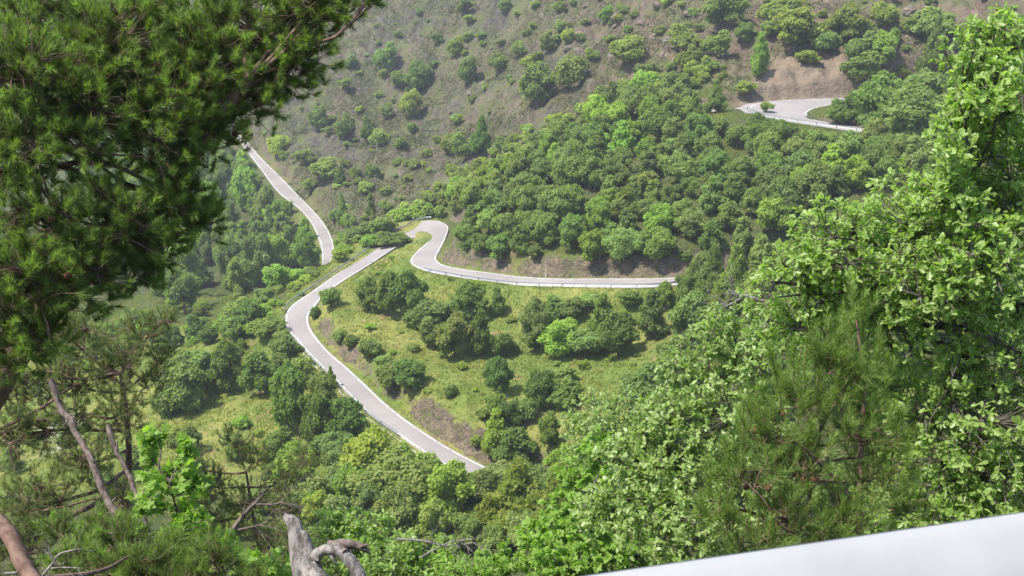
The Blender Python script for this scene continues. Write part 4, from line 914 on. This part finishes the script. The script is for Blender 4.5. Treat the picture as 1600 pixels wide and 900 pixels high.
def lobe_skeleton(gt, base, lobes, r0, ntips, shell, twig_r, mat=0, updir=0.25, sub=7, lean=None, top_frac=0.8):
    """trunk -> limb per lobe -> sub nodes -> tips; returns tip positions, outward directions, lobe index"""
    C = np.array([l[0] for l in lobes]); R = np.array([l[1] for l in lobes]); base = np.array(base, float)
    cen = C.mean(0); topp = cen * 0.6 + C[C[:, 2].argmax()] * 0.4
    mid = base * 0.45 + topp * 0.55; mid[:2] = base[:2] * .6 + topp[:2] * .4
    tr = spline(wob([base - [0, 0, .4], base * .75 + mid * .25, mid, mid * .4 + topp * .6, topp], r0 * 0.9), 26)
    tubes(gt, tr, np.linspace(r0, r0 * 0.28, 26), 10, 0.5, mat, rough=0.05)
    tips = []; dirs = []; lid = []; urad.clear()
    for i, (c, r) in enumerate(zip(C, R)):
        below = tr[tr[:, 2] < c[2] - 0.15 * r]
        src = below if len(below) > 3 else tr[:8]
        d = np.linalg.norm(src - c, axis=1) + 0.3 * np.abs(c[2] - src[:, 2]); s = src[d.argmin()]
        ln = np.linalg.norm(c - s)
        limb = spline(wob([s, s * .66 + c * .34 + [0, 0, -.04 * ln], s * .33 + c * .67, c], ln * 0.05), 10)
        lr = max(0.012, min(r0 * 0.42, 0.016 * ln + 0.018 * r)); tubes(gt, limb, np.linspace(lr, lr * 0.45, 10), 7, 0.5, mat)
        n = int(ntips * r * r)
        dd = rand_dirs(n); dd[:, 2] += updir; dd = nrm(dd)
        u = 1 - shell * RNG.random(n)**1.5
        # uneven outline: push the radius with low-frequency noise
        bump = 1 + 0.28 * np.sin(dd @ (rand_dirs(1)[0] * 5) + i) * np.cos(dd @ (rand_dirs(1)[0] * 4))
        P = c + dd * (r * u * bump)[:, None]
        sn = c + rand_dirs(sub) * r * 0.5
        near = ((P[:, None] - sn[None])**2).sum(-1).argmin(1)
        for q in sn:
            b = spline(wob([limb[7], limb[7] * .5 + q * .5, q], r * .04), 5); tubes(gt, b, np.linspace(lr * .45, lr * .22, 5), 5, 0.5, mat)
        q = sn[near]; m = (q + P) / 2 + RNG.normal(size=P.shape) * r * 0.06; m[:, 2] -= r * 0.03
        tw = np.stack([q, m, P], 1)
        tubes(gt, tw, np.array([min(lr * .22, twig_r * 2), twig_r * 1.3, twig_r])[None].repeat(n, 0), 4, 0.5, mat)
        urad.append(u * bump); tips.append(P); dirs.append(nrm(P - m + dd * 0.12)); lid.append(np.full(n, i))
    return np.concatenate(tips), np.concatenate(dirs), np.concatenate(lid)
def limbs_px(gt, lst, mat=0):
    """explicit visible limbs: list of ([(px,py,D)...], r0, r1)"""
    for pts, r0, r1 in lst:
        P = spline(wob([P3(*p) for p in pts], 0.01), 4 * len(pts) + 4); tubes(gt, P, np.linspace(r0, r1, len(P)), 7, 0.5, mat, rough=0.06)
def near_tree(name, cat, label, base, lobes, r0, ntips, leafkind, leafsize, per, mat, bark='bark', shell=0.55, limbs=(), twig_r=0.004, seed=0, spread=1.0, group=None):
    global RNG
    RNG = np.random.default_rng(seed)
    L_ = [(P3(px, py, D), r) for px, py, D, r in lobes]
    bx, by = base; bz = float(H(bx, by))
    root = empty(name, (bx, by, bz)); tag(root, label, cat, group)
    O = np.array([bx, by, bz])
    gt = Geo(); tips, dirs, lid = lobe_skeleton(gt, O, L_, r0, ntips, shell, twig_r)
    limbs_px(gt, limbs)
    gt.v = [v - O.astype(np.float32) for v in gt.v]
    gt.obj('trunk', M[bark], root)
    g = Geo(); n = len(tips); rep = np.repeat(np.arange(n), per); m = len(rep)
    k = np.tile(np.arange(per), n)
    back = RNG.random(m)**1.5 * leafsize * 1.6
    pos = tips[rep] - dirs[rep] * back[:, None]
    az = perp(dirs[rep]); th = RNG.uniform(0.5, 1.45, m)
    ax = dirs[rep] * np.cos(th)[:, None] + az * (np.sin(th) * spread)[:, None] + np.array([0, 0, -0.12]); ax = nrm(ax)
    up = nrm(dirs[rep] * 0.6 + np.array([0, 0, 0.7]) + RNG.normal(size=(m, 3)) * 0.45)
    sz = leafsize * (0.45 + 0.8 * RNG.random(m))
    lt = RNG.random(len(L_)) * 0.35; tt = RNG.random(n) * 0.3
    tint = np.clip(0.12 + lt[lid[rep]] + tt[rep] + 0.3 * RNG.random(m), 0, 1)
    add_leaves(g, pos - O, ax, up, sz, leafkind, tint)
    g.obj('crown', M[mat], root)
    return root
def pine(name, label, base, lobes, r0, ntips, nlen, nw, per, mat, bark='bark_red', shoot=0.12, upd=0.5, shell=0.6, limbs=(), extra_shoots=None, seed=0, cones=0, trunk=None, twig_r=0.004, deadtwigs=()):
    global RNG
    RNG = np.random.default_rng(seed)
    L_ = [(P3(px, py, D), r) for px, py, D, r in lobes]
    bx, by = base; bz = float(H(bx, by)); O = np.array([bx, by, bz])
    root = empty(name, O); tag(root, label, 'pine')
    gt = Geo(); tips, dirs, lid = lobe_skeleton(gt, O, L_, r0, ntips, shell, twig_r, updir=0.15)
    limbs_px(gt, limbs)
    sd = nrm(dirs * 0.7 + np.array([0, 0, upd]) + RNG.normal(size=dirs.shape) * 0.35)
    sl = shoot * (0.6 + 0.8 * RNG.random(len(tips)))
    base_s = tips - sd * (sl * 0.2)[:, None]
    if extra_shoots is not None:
        eb, ed, el = extra_shoots; base_s = np.concatenate([base_s, eb]); sd = np.concatenate([sd, ed]); sl = np.concatenate([sl, el]); lid = np.concatenate([lid, np.zeros(len(eb), int)])
    n = len(base_s)
    tubes(gt, np.stack([base_s, base_s + sd * (sl * .5)[:, None], base_s + sd * (sl * .98)[:, None]], 1), np.array([twig_r, twig_r * .9, twig_r * .5])[None].repeat(n, 0), 4, 0.5)
    gt.v = [v - O.astype(np.float32) for v in gt.v]
    gt.obj('trunk', M[bark], root)
    g = Geo()
    cnt = np.maximum(8, (per * sl / shoot)).astype(int); rep = np.repeat(np.arange(n), cnt); m = len(rep)
    t = RNG.random(m); a = perp(sd[rep])
    th = np.radians(58) * (1 - 0.55 * t) * (0.7 + 0.6 * RNG.random(m))
    d = nrm(sd[rep] * np.cos(th)[:, None] + a * np.sin(th)[:, None])
    p = base_s[rep] + sd[rep] * (sl[rep] * (0.05 + 0.95 * t))[:, None]
    ln = nlen * (0.7 + 0.5 * RNG.random(m)); w = nrm(np.cross(d, rand_dirs(m))) * nw * 0.5
    V = np.stack([p - w, p + w, p + d * ln[:, None]], 1) - O
    # fresh growth sits on the outermost shoots, old dull needles further in
    ur = np.concatenate(urad + ([np.ones(n - sum(map(len, urad)))])) if n > sum(map(len, urad)) else np.concatenate(urad)
    fresh = np.clip((ur - 0.5) / 0.45, 0, 1) * (0.35 + 0.65 * RNG.random(n))
    lt = RNG.random(len(L_)) * 0.12
    tint = np.clip(0.02 + lt[lid[rep]] + 0.85 * fresh[rep] * (0.6 + 0.4 * t) + 0.1 * RNG.random(m), 0, 1)
    g.add(V.reshape(-1, 3), np.arange(3 * m).reshape(-1, 3), np.repeat(tint, 3), 0, False)
    g.obj('crown', M[mat], root)
    if cones:
        pr = None
        for i in RNG.choice(len(tips), cones, replace=False):
            c = tips[i] - O - dirs[i] * 0.05 + np.array([0, 0, -0.03])
            if pr is None:
                gc = Geo(); kk = 9; tt = np.linspace(0, 1, kk); tubes(gc, [np.stack([0 * tt, 0 * tt, -0.055 * tt], -1)], [np.maximum(.002, .024 * np.sin(np.pi * (0.08 + 0.86 * tt)) * (1 + 0.12 * (np.arange(kk) % 2)))], 8, rough=0.05)
                o = pr = gc.obj('cone', M['cone'], root)
            else: o = pr.copy(); COL.objects.link(o); o.parent = root
            o.location = c; o.rotation_euler = (RNG.uniform(-.8, .8), RNG.uniform(-.8, .8), RNG.uniform(0, 6))
            s = RNG.uniform(0.8, 1.4); o.scale = (s, s, s)
    return root
def dead_twigs(name, label, stems, mat, extra=10, ln=0.4, r=0.006, cat='dead branch', seed=1):
    """bare branch: explicit stems in photo columns/rows and distance, with forking twigs"""
    global RNG
    RNG = np.random.default_rng(seed)
    O = P3(*stems[0][0][0]); root = None
    g = Geo()
    for pts, r0, r1 in stems:
        P = spline(wob([P3(*p) for p in pts], 0.008), 5 * len(pts)); tubes(g, P - O, np.linspace(r0, r1, len(P)), 7, 0.5, 0, rough=0.05)
        for _ in range(extra):
            s = P[RNG.integers(len(P) // 3, len(P))]; d = nrm((P[-1] - P[0])[None] / np.linalg.norm(P[-1] - P[0]) + rand_dirs(1) * 0.9)[0]
            l = ln * (0.4 + 0.8 * RNG.random()); e = s + d * l
            q = spline(wob([s, s * .5 + e * .5, e], l * .08), 6); tubes(g, q - O, np.linspace(r, r * .3, 6), 4, 0.5)
            for _ in range(2):
                d2 = nrm(d[None] + rand_dirs(1) * 0.9)[0]; k = q[RNG.integers(2, 5)]; e2 = k + d2 * l * .5
                tubes(g, spline(wob([k, (k + e2) / 2, e2], l * .05), 4) - O, np.linspace(r * .5, r * .2, 4), 4, 0.5)
    o = g.obj(name, M[mat]); o.location = O; tag(o, label, cat)
    return o
def xy(px, D):       # point on the ground plan at a photo column and distance
    p = P3(px, 450, D); return p[0], p[1]

# the big oak on the right
OAKR = [(1488,235,12,.36),(1502,320,12.1,.45),(1455,300,12.4,.3),(1520,160,12,.35),(1535,420,12,.55),(1470,450,12.2,.55),(1500,200,12.5,.42),(1545,55,12.6,.32),(1590,310,12.8,.6),(1520,320,13,.55),(1455,330,13.2,.45),(1575,110,13.3,.6),(1545,150,12.6,.62),(1505,95,12.4,.36),(1585,65,13,.5),(1565,245,12.8,.62),(1480,270,12.4,.26),(1600,160,12,.5),
 (1395,365,13.2,.72),(1300,385,13,.66),(1235,440,13.2,.58),(1490,380,13,.80),(1580,385,13,.8),(1230,520,13.8,.55),(1340,490,13.6,.85),(1455,500,13.2,.85),(1565,530,13,.95),(1500,640,13.2,.9),
 (1590,690,12.6,.9),(1460,720,13.4,.85),(1560,790,13,.85),(1390,620,14.2,.8),(1430,835,13.2,.7),(1350,845,14,.7),(1520,850,12.6,.7),(1330,420,12.6,.45),(1430,430,12.5,.55),(1280,460,14,.6)]
bx, by = xy(1560, 13.4)
near_tree('oak_tree', 'tree', 'big sunlit oak filling the right edge with dark bare limbs showing', (bx + .6, by), OAKR, 0.12, 235, 'oak', 0.10, 12, 'oak', seed=41, shell=0.7,
  limbs=[([(1680, 600, 13), (1600, 601, 12.8), (1545, 622, 12.7), (1490, 640, 12.8)], .038, .016), ([(1650, 575, 12.8), (1590, 548, 12.6), (1530, 520, 12.6), (1500, 500, 12.7)], .035, .014), ([(1500, 560, 12.6), (1475, 620, 12.6), (1440, 680, 12.8)], .014, .006), ([(1545, 622, 12.6), (1510, 690, 12.6)], .012, .005)])
# paler oak between the big oak and the gully
OAKM = [(1115,520,20,.55),(1165,560,20,.8),(1075,590,20,.72),(1130,660,19.6,.95),(1035,660,20,.75),(985,720,20,.72),(1062,745,19.5,.95),(1150,760,19.5,1.0),(1000,800,19.5,.85),(935,800,20,.55),(1080,840,19,.9),(1190,640,20.5,.8),(1200,520,20.5,.6)]
near_tree('oak_tree', 'tree', 'pale leafy oak left of the young pine, rising above the gully', xy(1120, 20.5), OAKM, 0.17, 190, 'simple', 0.125, 12, 'oak_pale', seed=22, shell=0.65)
# bright oak at the bottom middle
OAKB = [(945,715,28,.75),(905,760,28,.75),(870,815,27.5,.7),(965,790,27,1.0),(850,865,27,.85),(920,855,26.5,1.1),(1005,875,26,1.0),(780,885,27,.65),(880,900,26,1.0),(990,740,28,.5)]
near_tree('oak_tree', 'tree', 'bright green oak at the bottom middle, beside the paler oak', xy(930, 27.5), OAKB, 0.16, 130, 'lobed', 0.155, 12, 'oak_bright', seed=23, shell=0.65)
near_tree('oak_tree', 'tree', 'small fine-leaved oak beyond the pale oak, at the gully rim', xy(930, 46), [(930,650,46,1.15),(893,668,46,.8),(968,645,46,.9),(940,690,45,1.2),(1000,670,46,.9),(905,720,45,.9),(985,620,47,.5)], 0.15, 70, 'simple', 0.19, 9, 'oak_pale', seed=24, shell=0.6)
# oak behind the bleached stump
near_tree('oak_tree', 'tree', 'light oak directly behind the bleached stump', xy(560, 25), [(520,820,25,.5),(560,835,25,.6),(600,815,25.2,.3),(540,875,24.5,.75),(612,872,25,.65),(492,865,25,.4),(650,895,24.5,.55),(590,900,24,.7),(470,900,24.5,.5),(535,805,25,.35),(640,860,24.6,.45)], 0.11, 190, 'simple', 0.13, 12, 'oak', seed=25, shell=0.65)
near_tree('oak_tree', 'tree', 'scraggly low oak with grey dead twigs, right of the bleached stump', xy(710, 25), [(680,885,25,.45),(730,895,25,.5),(650,905,24.5,.5),(700,910,24,.6),(760,905,25,.5)], 0.09, 150, 'simple', 0.12, 11, 'oak_bright', seed=26, shell=0.6)
# slim young tree at the lower left
near_tree('young_tree', 'tree', 'slim young tree with large bright lobed leaves, right of the dead poles', xy(275, 12.5), [(240,685,12.5,.20),(292,700,12.5,.17),(255,745,12.5,.30),(305,755,12.5,.24),(225,795,12.3,.22),(290,822,12.3,.32),(350,850,12.2,.2),(215,832,12.3,.18),(300,885,12,.3),(378,880,12,.18),(425,893,11.8,.24),(185,885,11.8,.2),(233,712,12.6,.14)], 0.03, 330, 'lobed', 0.115, 7, 'oak_bright', seed=27, shell=0.7, twig_r=0.003)

# big pine at the upper left
PUL = [(70,50,10.5,.62),(220,40,10.8,.62),(370,45,11,.55),(470,85,11,.34),(120,160,10,.6),(265,150,10.4,.58),(390,150,10.8,.42),(440,120,11,.32),(30,110,9.6,.5),(310,90,10.6,.5),(170,90,10.2,.5),(470,20,11,.4),
 (330,205,10.6,.34),(240,215,10.2,.45),(110,235,9.8,.38),(20,240,9.4,.42),
 (60,360,9.4,.46),(180,350,9.8,.46),(285,300,10.4,.30),(310,345,10.6,.24),(240,385,10.2,.34),(130,430,9.6,.46),(30,460,9.2,.48),(210,430,10,.22),(265,330,10.2,.26),(60,510,9.4,.30),(20,540,9.2,.34),(500,10,11,.26),(535,18,11,.2),(575,2,11,.14)]
pbx, pby = -6.6, 9.2
pine('pine_tree', 'large dark-bodied pine overhanging from the upper left corner', (pbx, pby), PUL, 0.24, 950, 0.088, 0.0062, 78, 'pine', shoot=0.10, twig_r=0.0028, upd=0.55, shell=0.75, seed=31, cones=46,
  limbs=[([(-80, 330, 9.6), (60, 270, 9.8), (160, 255, 10), (260, 300, 10.3), (330, 330, 10.5)], .04, .01), ([(-80, 120, 10), (100, 110, 10.2), (200, 70, 10.5), (230, 80, 10.6), (400, 60, 10.9), (545, 20, 11), (558, 3, 11)], .045, .008),
         ([(150, 75, 10.1), (190, 65, 10.1), (215, 66, 10.1), (240, 80, 10.2)], .016, .012), ([(90, 150, 9.8), (130, 152, 9.8), (170, 147, 9.9)], .008, .004), ([(30, 240, 9.4), (100, 330, 9.5), (170, 360, 9.7), (290, 420, 10)], .02, .005), ([(60, 250, 9.5), (80, 330, 9.5), (70, 420, 9.5)], .012, .004), ([(150, 240, 9.8), (240, 250, 10), (260, 300, 10)], .012, .004)])
# olive pines on the lower left slope
PLL = [(120,530,22,.75),(225,525,22.5,.5),(190,580,22,.7),(255,500,22.5,.3),(90,600,21.5,.75),(190,650,21.5,.6),(40,680,21,.75),(130,730,21,.65),(60,790,20.5,.75),(185,790,21,.55),(10,600,21,.6),(250,560,23,.4),(240,600,22.5,.35),(110,660,21.2,.5),(20,860,20,.8)]
pine('pine_tree', 'olive pine on the lower left slope behind the two dead poles', xy(60, 22), PLL, 0.16, 260, 0.11, 0.010, 54, 'pine_olive', shoot=0.2, upd=0.5, shell=0.8, seed=32, twig_r=0.004,
  limbs=[([(-40, 690, 21), (60, 640, 21), (120, 600, 21.4), (190, 580, 21.8)], .05, .015), ([(-40, 700, 21), (40, 660, 21), (85, 655, 21)], .05, .02), ([(60, 800, 20.5), (110, 790, 20.6), (165, 775, 20.8)], .03, .01)])
# low dark pine nearest at the lower left with its reddish leaning trunk
PLN = [(195,850,8.6,.19),(262,868,8.6,.2),(330,885,8.4,.2),(120,885,8.4,.2),(150,830,8.8,.14),(230,900,8.2,.24),(300,920,8.2,.22),(170,900,8.2,.2),(390,905,8.4,.15),(90,830,8.8,.12)]
pine('pine_tree', 'low dark pine at the bottom left corner with a curved reddish trunk', xy(40, 8.4), PLN, 0.05, 1300, 0.078, 0.0048, 66, 'pine', shoot=0.11, upd=0.6, shell=0.8, seed=33,
  limbs=[([(-60, 790, 7.2), (-5, 815, 7.2), (22, 850, 7.1), (40, 885, 7.0), (75, 930, 6.9), (110, 960, 6.8)], .055, .05), ([(60, 905, 7), (150, 890, 7.4), (200, 870, 8)], .02, .008)])
# olive pine left of the stump
PLO = [(330,760,24,.5),(398,715,24,.42),(440,755,24,.45),(365,690,24.4,.32),(455,800,23.6,.42),(340,822,23.6,.5),(425,850,23.4,.5),(300,720,24.5,.3),(480,720,24.6,.3),(380,790,23.8,.5),(470,870,23,.5)]
pine('pine_tree', 'thin olive pine with bare grey twigs, left of the bleached stump', xy(390, 24), PLO, 0.09, 300, 0.10, 0.010, 48, 'pine_olive', shoot=0.2, upd=0.7, shell=0.8, seed=34, twig_r=0.0035)
# young pine in front of the big oak
global_r = np.random.default_rng(5)
eb, ed, el = [], [], []
for (px, py, D, ln) in [(1335,452,8.6,.5),(1352,470,8.7,.5),(1318,490,8.6,.45),(1296,500,8.5,.42),(1264,510,8.5,.4),(1280,540,8.5,.4),(1240,535,8.4,.38),(1206,548,8.4,.36),(1222,585,8.4,.36),(1375,520,8.7,.42),(1392,560,8.7,.36),(1345,560,8.5,.4),(1310,580,8.5,.4),(1185,600,8.3,.36),(1160,650,8.2,.3),(1190,640,8.3,.3),(1250,600,8.3,.36),(1290,620,8.4,.35),(1370,620,8.6,.32),(1140,690,8.1,.3),(1118,730,8.1,.28),(1405,640,8.7,.3),(1330,640,8.4,.3),(1270,660,8.3,.3),(1095,780,8,.26)]:
    top = P3(px, py, D); d = nrm((np.array([0, 0, 1.0]) + global_r.normal(size=3) * 0.1)[None])[0]
    eb.append(top - d * ln); ed.append(d); el.append(ln)
    for k in range(3):
        q = top - d * ln * (0.3 + 0.25 * k) ; a = global_r.random() * 6.28; dd = nrm(np.array([[math.cos(a) * .45, math.sin(a) * .45, 1]]))[0]
        eb.append(q); ed.append(dd); el.append(ln * 0.5)
PYR = [(1325,600,8.6,.22),(1262,630,8.5,.22),(1200,680,8.3,.2),(1345,670,8.6,.26),(1165,750,8.1,.2),(1250,730,8.4,.28),(1365,750,8.6,.24),(1130,810,8,.16),(1220,815,8.2,.24),(1325,810,8.4,.24),(1420,800,8.7,.16),(1395,690,8.7,.16),(1290,570,8.6,.16),(1180,860,8,.2),(1280,860,8.2,.26)]
pine('pine_tree', 'young light green pine with upright shoots in front of the big oak', xy(1320, 8.8), PYR, 0.05, 900, 0.085, 0.0050, 50, 'pine_young', shoot=0.14, upd=1.1, shell=0.8, seed=35, cones=14, twig_r=0.0025, extra_shoots=(np.array(eb), np.array(ed), np.array(el)),
  limbs=[([(1345, 860, 8.5), (1340, 790, 8.6), (1345, 700, 8.6), (1350, 600, 8.6), (1338, 500, 8.6)], .03, .008), ([(1340, 790, 8.5), (1300, 745, 8.4), (1260, 700, 8.3), (1235, 680, 8.3)], .018, .008), ([(1320, 830, 8.3), (1240, 830, 8.1), (1190, 780, 8.0), (1160, 750, 8)], .014, .006)])

# dead poles, bare branches and the bleached stump
def pole(pts, r0, r1, label, seed):
    global RNG
    RNG = np.random.default_rng(seed)
    P = np.array([P3(*p) for p in pts]); b = P[-1] + (P[-1] - P[-2]) * 0.5
    # carry the pole down to the slope
    d = nrm((P[-1] - P[-3])[None])[0]; q = P[-1].copy()
    for _ in range(400):
        q = q + d * 0.05
        if q[2] < float(H(q[0], q[1])) - 0.2: break
        d = nrm((d + np.array([0, 0, -0.02]))[None])[0]
    P = np.vstack([P, q]); O = q.copy()
    S = spline(P, 40); root = empty('dead_pole', O); tag(root, label, 'dead pole')
    g = Geo(); tubes(g, wob(S, .012) - O, np.linspace(r0, r1, 40) * (1 + 0.10 * RNG.normal(size=40)), 9, 0.5, cap=True, rough=0.07); g.obj('trunk', M['dead'], root)
    pr = None
    for i in (3, 8, 13, 19, 24):
        g = Geo(); d = nrm(rand_dirs(1) + [[.3, 0, .2]])[0]; tubes(g, [np.stack([S[i] - O, S[i] - O + d * .08, S[i] - O + d * .16])], [[.022, .016, .008]], 6, cap=True); g.obj('branch_stub', M['dead'], root)
pole([(78, 592, 16), (92, 628, 16), (121, 680, 15.8), (147, 732, 15.6), (168, 785, 15.5), (192, 832, 15.4)], .045, .05, 'taller dead pole leaning left, forked at its broken top', 3)
pole([(168, 664, 16.4), (180, 700, 16.3), (203, 748, 16.2), (219, 790, 16), (234, 850, 15.9)], .034, .046, 'shorter dead pole leaning left, right of the taller one', 4)
dead_twigs('dead_branch', 'bare forked grey branch in front of the thin olive pine', [([(360, 832, 22), (385, 800, 22), (405, 780, 22), (422, 757, 22)], .06, .02), ([(372, 828, 22), (400, 822, 22), (420, 815, 22)], .03, .012), ([(398, 788, 22), (432, 788, 22), (445, 778, 22)], .025, .01)], 'dead', 7, 0.9, .012, seed=5)
dead_twigs('dead_branch', 'pale bare twigs beside the reddish trunk at bottom left', [([(8, 896, 7), (35, 892, 7), (60, 898, 7)], .01, .008), ([(62, 905, 7), (82, 884, 7), (92, 868, 7), (120, 858, 7)], .011, .004), ([(88, 882, 7), (76, 868, 7), (64, 858, 7)], .007, .003), ([(80, 888, 7), (105, 886, 7), (130, 888, 7)], .007, .003)], 'dead_pale', 4, 0.12, .003, seed=6)
dead_twigs('dead_branch', 'grey fallen branch lying across the scraggly low oak', [([(620, 842, 23), (660, 845, 23), (700, 852, 23), (740, 848, 23)], .03, .012), ([(655, 872, 23), (700, 848, 23), (740, 842, 22.8)], .02, .01)], 'dead_pale', 9, 0.6, .008, seed=7)
dead_twigs('dead_branch', 'small pale bare branch left of the big oak crown', [([(1192, 470, 30), (1168, 462, 30), (1150, 460, 30), (1138, 452, 30)], .05, .025), ([(1165, 462, 30), (1135, 478, 30), (1115, 480, 30)], .03, .012), ([(1150, 460, 30), (1142, 442, 30)], .02, .008)], 'dead_pale', 6, 0.6, .012, seed=8)

def stump():
    global RNG
    RNG = np.random.default_rng(9)
    D0 = 6.2
    P = np.array([P3(*p) for p in [(443, 806, D0), (452, 811, D0), (460, 818, D0), (463, 834, D0), (466, 850, D0), (472, 870, D0), (482, 900, D0), (496, 945, D0)]])
    q = P[-1].copy(); q[2] = float(H(q[0], q[1])) - .3; q[0] += .05
    P = np.vstack([P, q]); O = q.copy(); O[2] += .3
    S = spline(P, 60); px = FPX / D0
    K = len(S); s = np.linspace(0, 1, K)
    yy = project(S)[1]
    rad = np.interp(yy, [800, 806, 812, 822, 838, 852, 870, 900, 960, 1300], [3, 5, 10, 12, 12.5, 15, 19, 24, 28, 36]) / px
    Sd = 28; ang = np.linspace(0, 2 * np.pi, Sd, endpoint=False)
    T = nrm(np.gradient(S, axis=0)); ref = np.array([0, 1., 0]); A = nrm(np.cross(T, ref)); B = np.cross(T, A)
    rn = np.random.default_rng(2)
    fl = sum(rn.uniform(.02, .05) * np.cos(f * ang + rn.random() * 6.28)[None] * np.cos(s * rn.uniform(2, 5) + rn.random() * 6)[:, None] for f in (2, 3, 5, 7, 9, 12))
    R = rad[:, None] * (1 + fl * 1.1)
    V = S[:, None] + A[:, None] * (np.cos(ang)[None] * R)[..., None] + B[:, None] * (np.sin(ang)[None] * R * 0.85)[..., None] - O
    i = np.arange(K - 1)[:, None]; j = np.arange(Sd)[None]
    q4 = np.stack([i * Sd + j, i * Sd + (j + 1) % Sd, (i + 1) * Sd + (j + 1) % Sd, (i + 1) * Sd + j], -1).reshape(-1, 4)
    root = empty('dead_stump', O); tag(root, 'bleached grey dead stump with a bent arm at the bottom of the picture', 'dead stump')
    g = Geo(); g.add(V.reshape(-1, 3), q4); c = V[0].mean(0); g.add(np.vstack([V[0], c]), [(a, (a + 1) % Sd, Sd) for a in range(Sd)])
    # notch splinter on the right shoulder of the trunk
    a = [P3(*p) - O for p in [(470, 829, D0 - .03), (476, 836, D0 - .03), (481, 850, D0 - .02), (490, 872, D0)]]
    tubes(g, spline(a, 10), np.interp(np.linspace(0, 1, 10), [0, .15, 1], [.004, .022, .04]), 8, rough=.08)
    g.obj('trunk', M['dead_pale'], root)
    arm = np.array([P3(*p) - O for p in [(484, 905, D0), (488, 880, D0 - .02), (500, 862, D0 - .04), (518, 858, D0 - .05), (536, 865, D0 - .05), (551, 882, D0 - .05), (562, 902, D0 - .05), (575, 940, D0), (590, 1010, D0 + .1)]])
    g = Geo(); tubes(g, spline(arm, 34), np.interp(np.linspace(0, 1, 34), [0, .2, .5, 1], [17, 8, 11, 15]) / px, 14, rough=.05); g.obj('arm', M['dead_pale'], root)
    g = Geo(); f = np.array([P3(*p) - O for p in [(513, 847, D0), (524, 851, D0 - .02), (532, 856, D0 - .04), (540, 863, D0 - .07)]]); tubes(g, spline(f, 10), np.linspace(4, 6, 10) / px, 8, cap=True, rough=.08)
    f = np.array([P3(*p) - O for p in [(523, 850, D0 + .02), (545, 850, D0 + .02), (562, 854, D0 + .02), (573, 860, D0 + .02), (578, 865, D0 + .02)]]); tubes(g, spline(f, 12), np.array([6, 8, 8, 8, 7.5, 7.5, 7, 6.5, 6, 5, 3.5, 1.5]) / px, 8, cap=True, rough=.08)
    f = np.array([P3(*p) - O for p in [(562, 855, D0 + .01), (570, 852, D0), (576, 852, D0)]]); tubes(g, spline(f, 6), np.linspace(4, 1.5, 6) / px, 7, cap=True); g.obj('splinter', M['dead'], root)
    g = Geo(); f = np.array([P3(*p) - O for p in [(518, 866, D0 - .05), (521, 874, D0 - .06), (528, 881, D0 - .06)]]); tubes(g, spline(f, 7), np.linspace(5, 1, 7) / px, 7, cap=True, rough=.1); g.obj('splinter', M['dead_pale'], root)
stump()
RNG = np.random.default_rng(99)
# ------------------------------------------------------------------ light, sky, camera
w = bpy.data.worlds.new('World'); SC.world = w; w.use_nodes = True
nt = w.node_tree; bg = nt.nodes['Background']
sky = nt.nodes.new('ShaderNodeTexSky'); sky.sky_type = 'NISHITA'; sky.sun_disc = False
SUN_EL, SUN_AZ = 60.0, -112.0        # azimuth from +Y towards +X
sky.sun_elevation = math.radians(SUN_EL); sky.sun_rotation = math.radians(SUN_AZ)
sky.dust_density = 2.0; sky.altitude = 900
nt.links.new(sky.outputs[0], bg.inputs[0]); bg.inputs[1].default_value = 0.15
sl = bpy.data.lights.new('sun', 'SUN'); sl.energy = 3.7; sl.angle = math.radians(0.53); sl.color = (1.0, 0.95, 0.87)
so = bpy.data.objects.new('sun', sl); COL.objects.link(so)
el, az = math.radians(SUN_EL), math.radians(SUN_AZ)
sd = Vector((math.sin(az) * math.cos(el), math.cos(az) * math.cos(el), math.sin(el)))
so.rotation_euler = sd.to_track_quat('Z', 'Y').to_euler(); so.location = (-30, 30, 60)
cam = bpy.data.cameras.new('camera'); co = bpy.data.objects.new('camera', cam); COL.objects.link(co)
co.rotation_euler = (math.pi / 2 - PITCH, 0, 0)
cam.sensor_width = 36; cam.lens = FPX / 1600 * 36; cam.clip_start = 0.05; cam.clip_end = 8000
cam.dof.use_dof = True; cam.dof.focus_distance = 60; cam.dof.aperture_fstop = 22
SC.camera = co
vs = SC.view_settings; vs.view_transform = 'Standard'; vs.look = 'None'; vs.gamma = 1; vs.use_curve_mapping = False
vs.exposure = 1.42
cy = SC.cycles
cy.use_denoising = True; cy.max_bounces = 8; cy.diffuse_bounces = 5; cy.glossy_bounces = 2; cy.transmission_bounces = 4; cy.transparent_max_bounces = 6
cy.volume_bounces = 0; cy.sample_clamp_indirect = 4

# ------------------------------------------------------------------ the hazy air of the valley
m, nt, out = new_mat('haze_air')
pv = nt.nodes.new('ShaderNodeVolumePrincipled'); pv.inputs['Color'].default_value = (0.93, 0.96, 1.0, 1); pv.inputs['Density'].default_value = 0.00033; pv.inputs['Anisotropy'].default_value = 0.35
nt.links.new(pv.outputs[0], out.inputs['Volume'])
zlo = float(EZ.min()) - 1.0; zhi = float(max(EZ.max(), 8.0)) + 2.0
x0, x1, y0, y1 = ex[0] - 1, ex[-1] + 1, ey[0] - 1, ey[-1] + 1
g = Geo(); box(g, ((x0 + x1) / 2, (y0 + y1) / 2, (zlo + zhi) / 2), ((x1 - x0) / 2, 0, 0), (0, (y1 - y0) / 2, 0), (0, 0, (zhi - zlo) / 2))
hz = g.obj('haze', m); tag(hz, 'pale summer haze filling the valley', 'haze', kind='stuff')
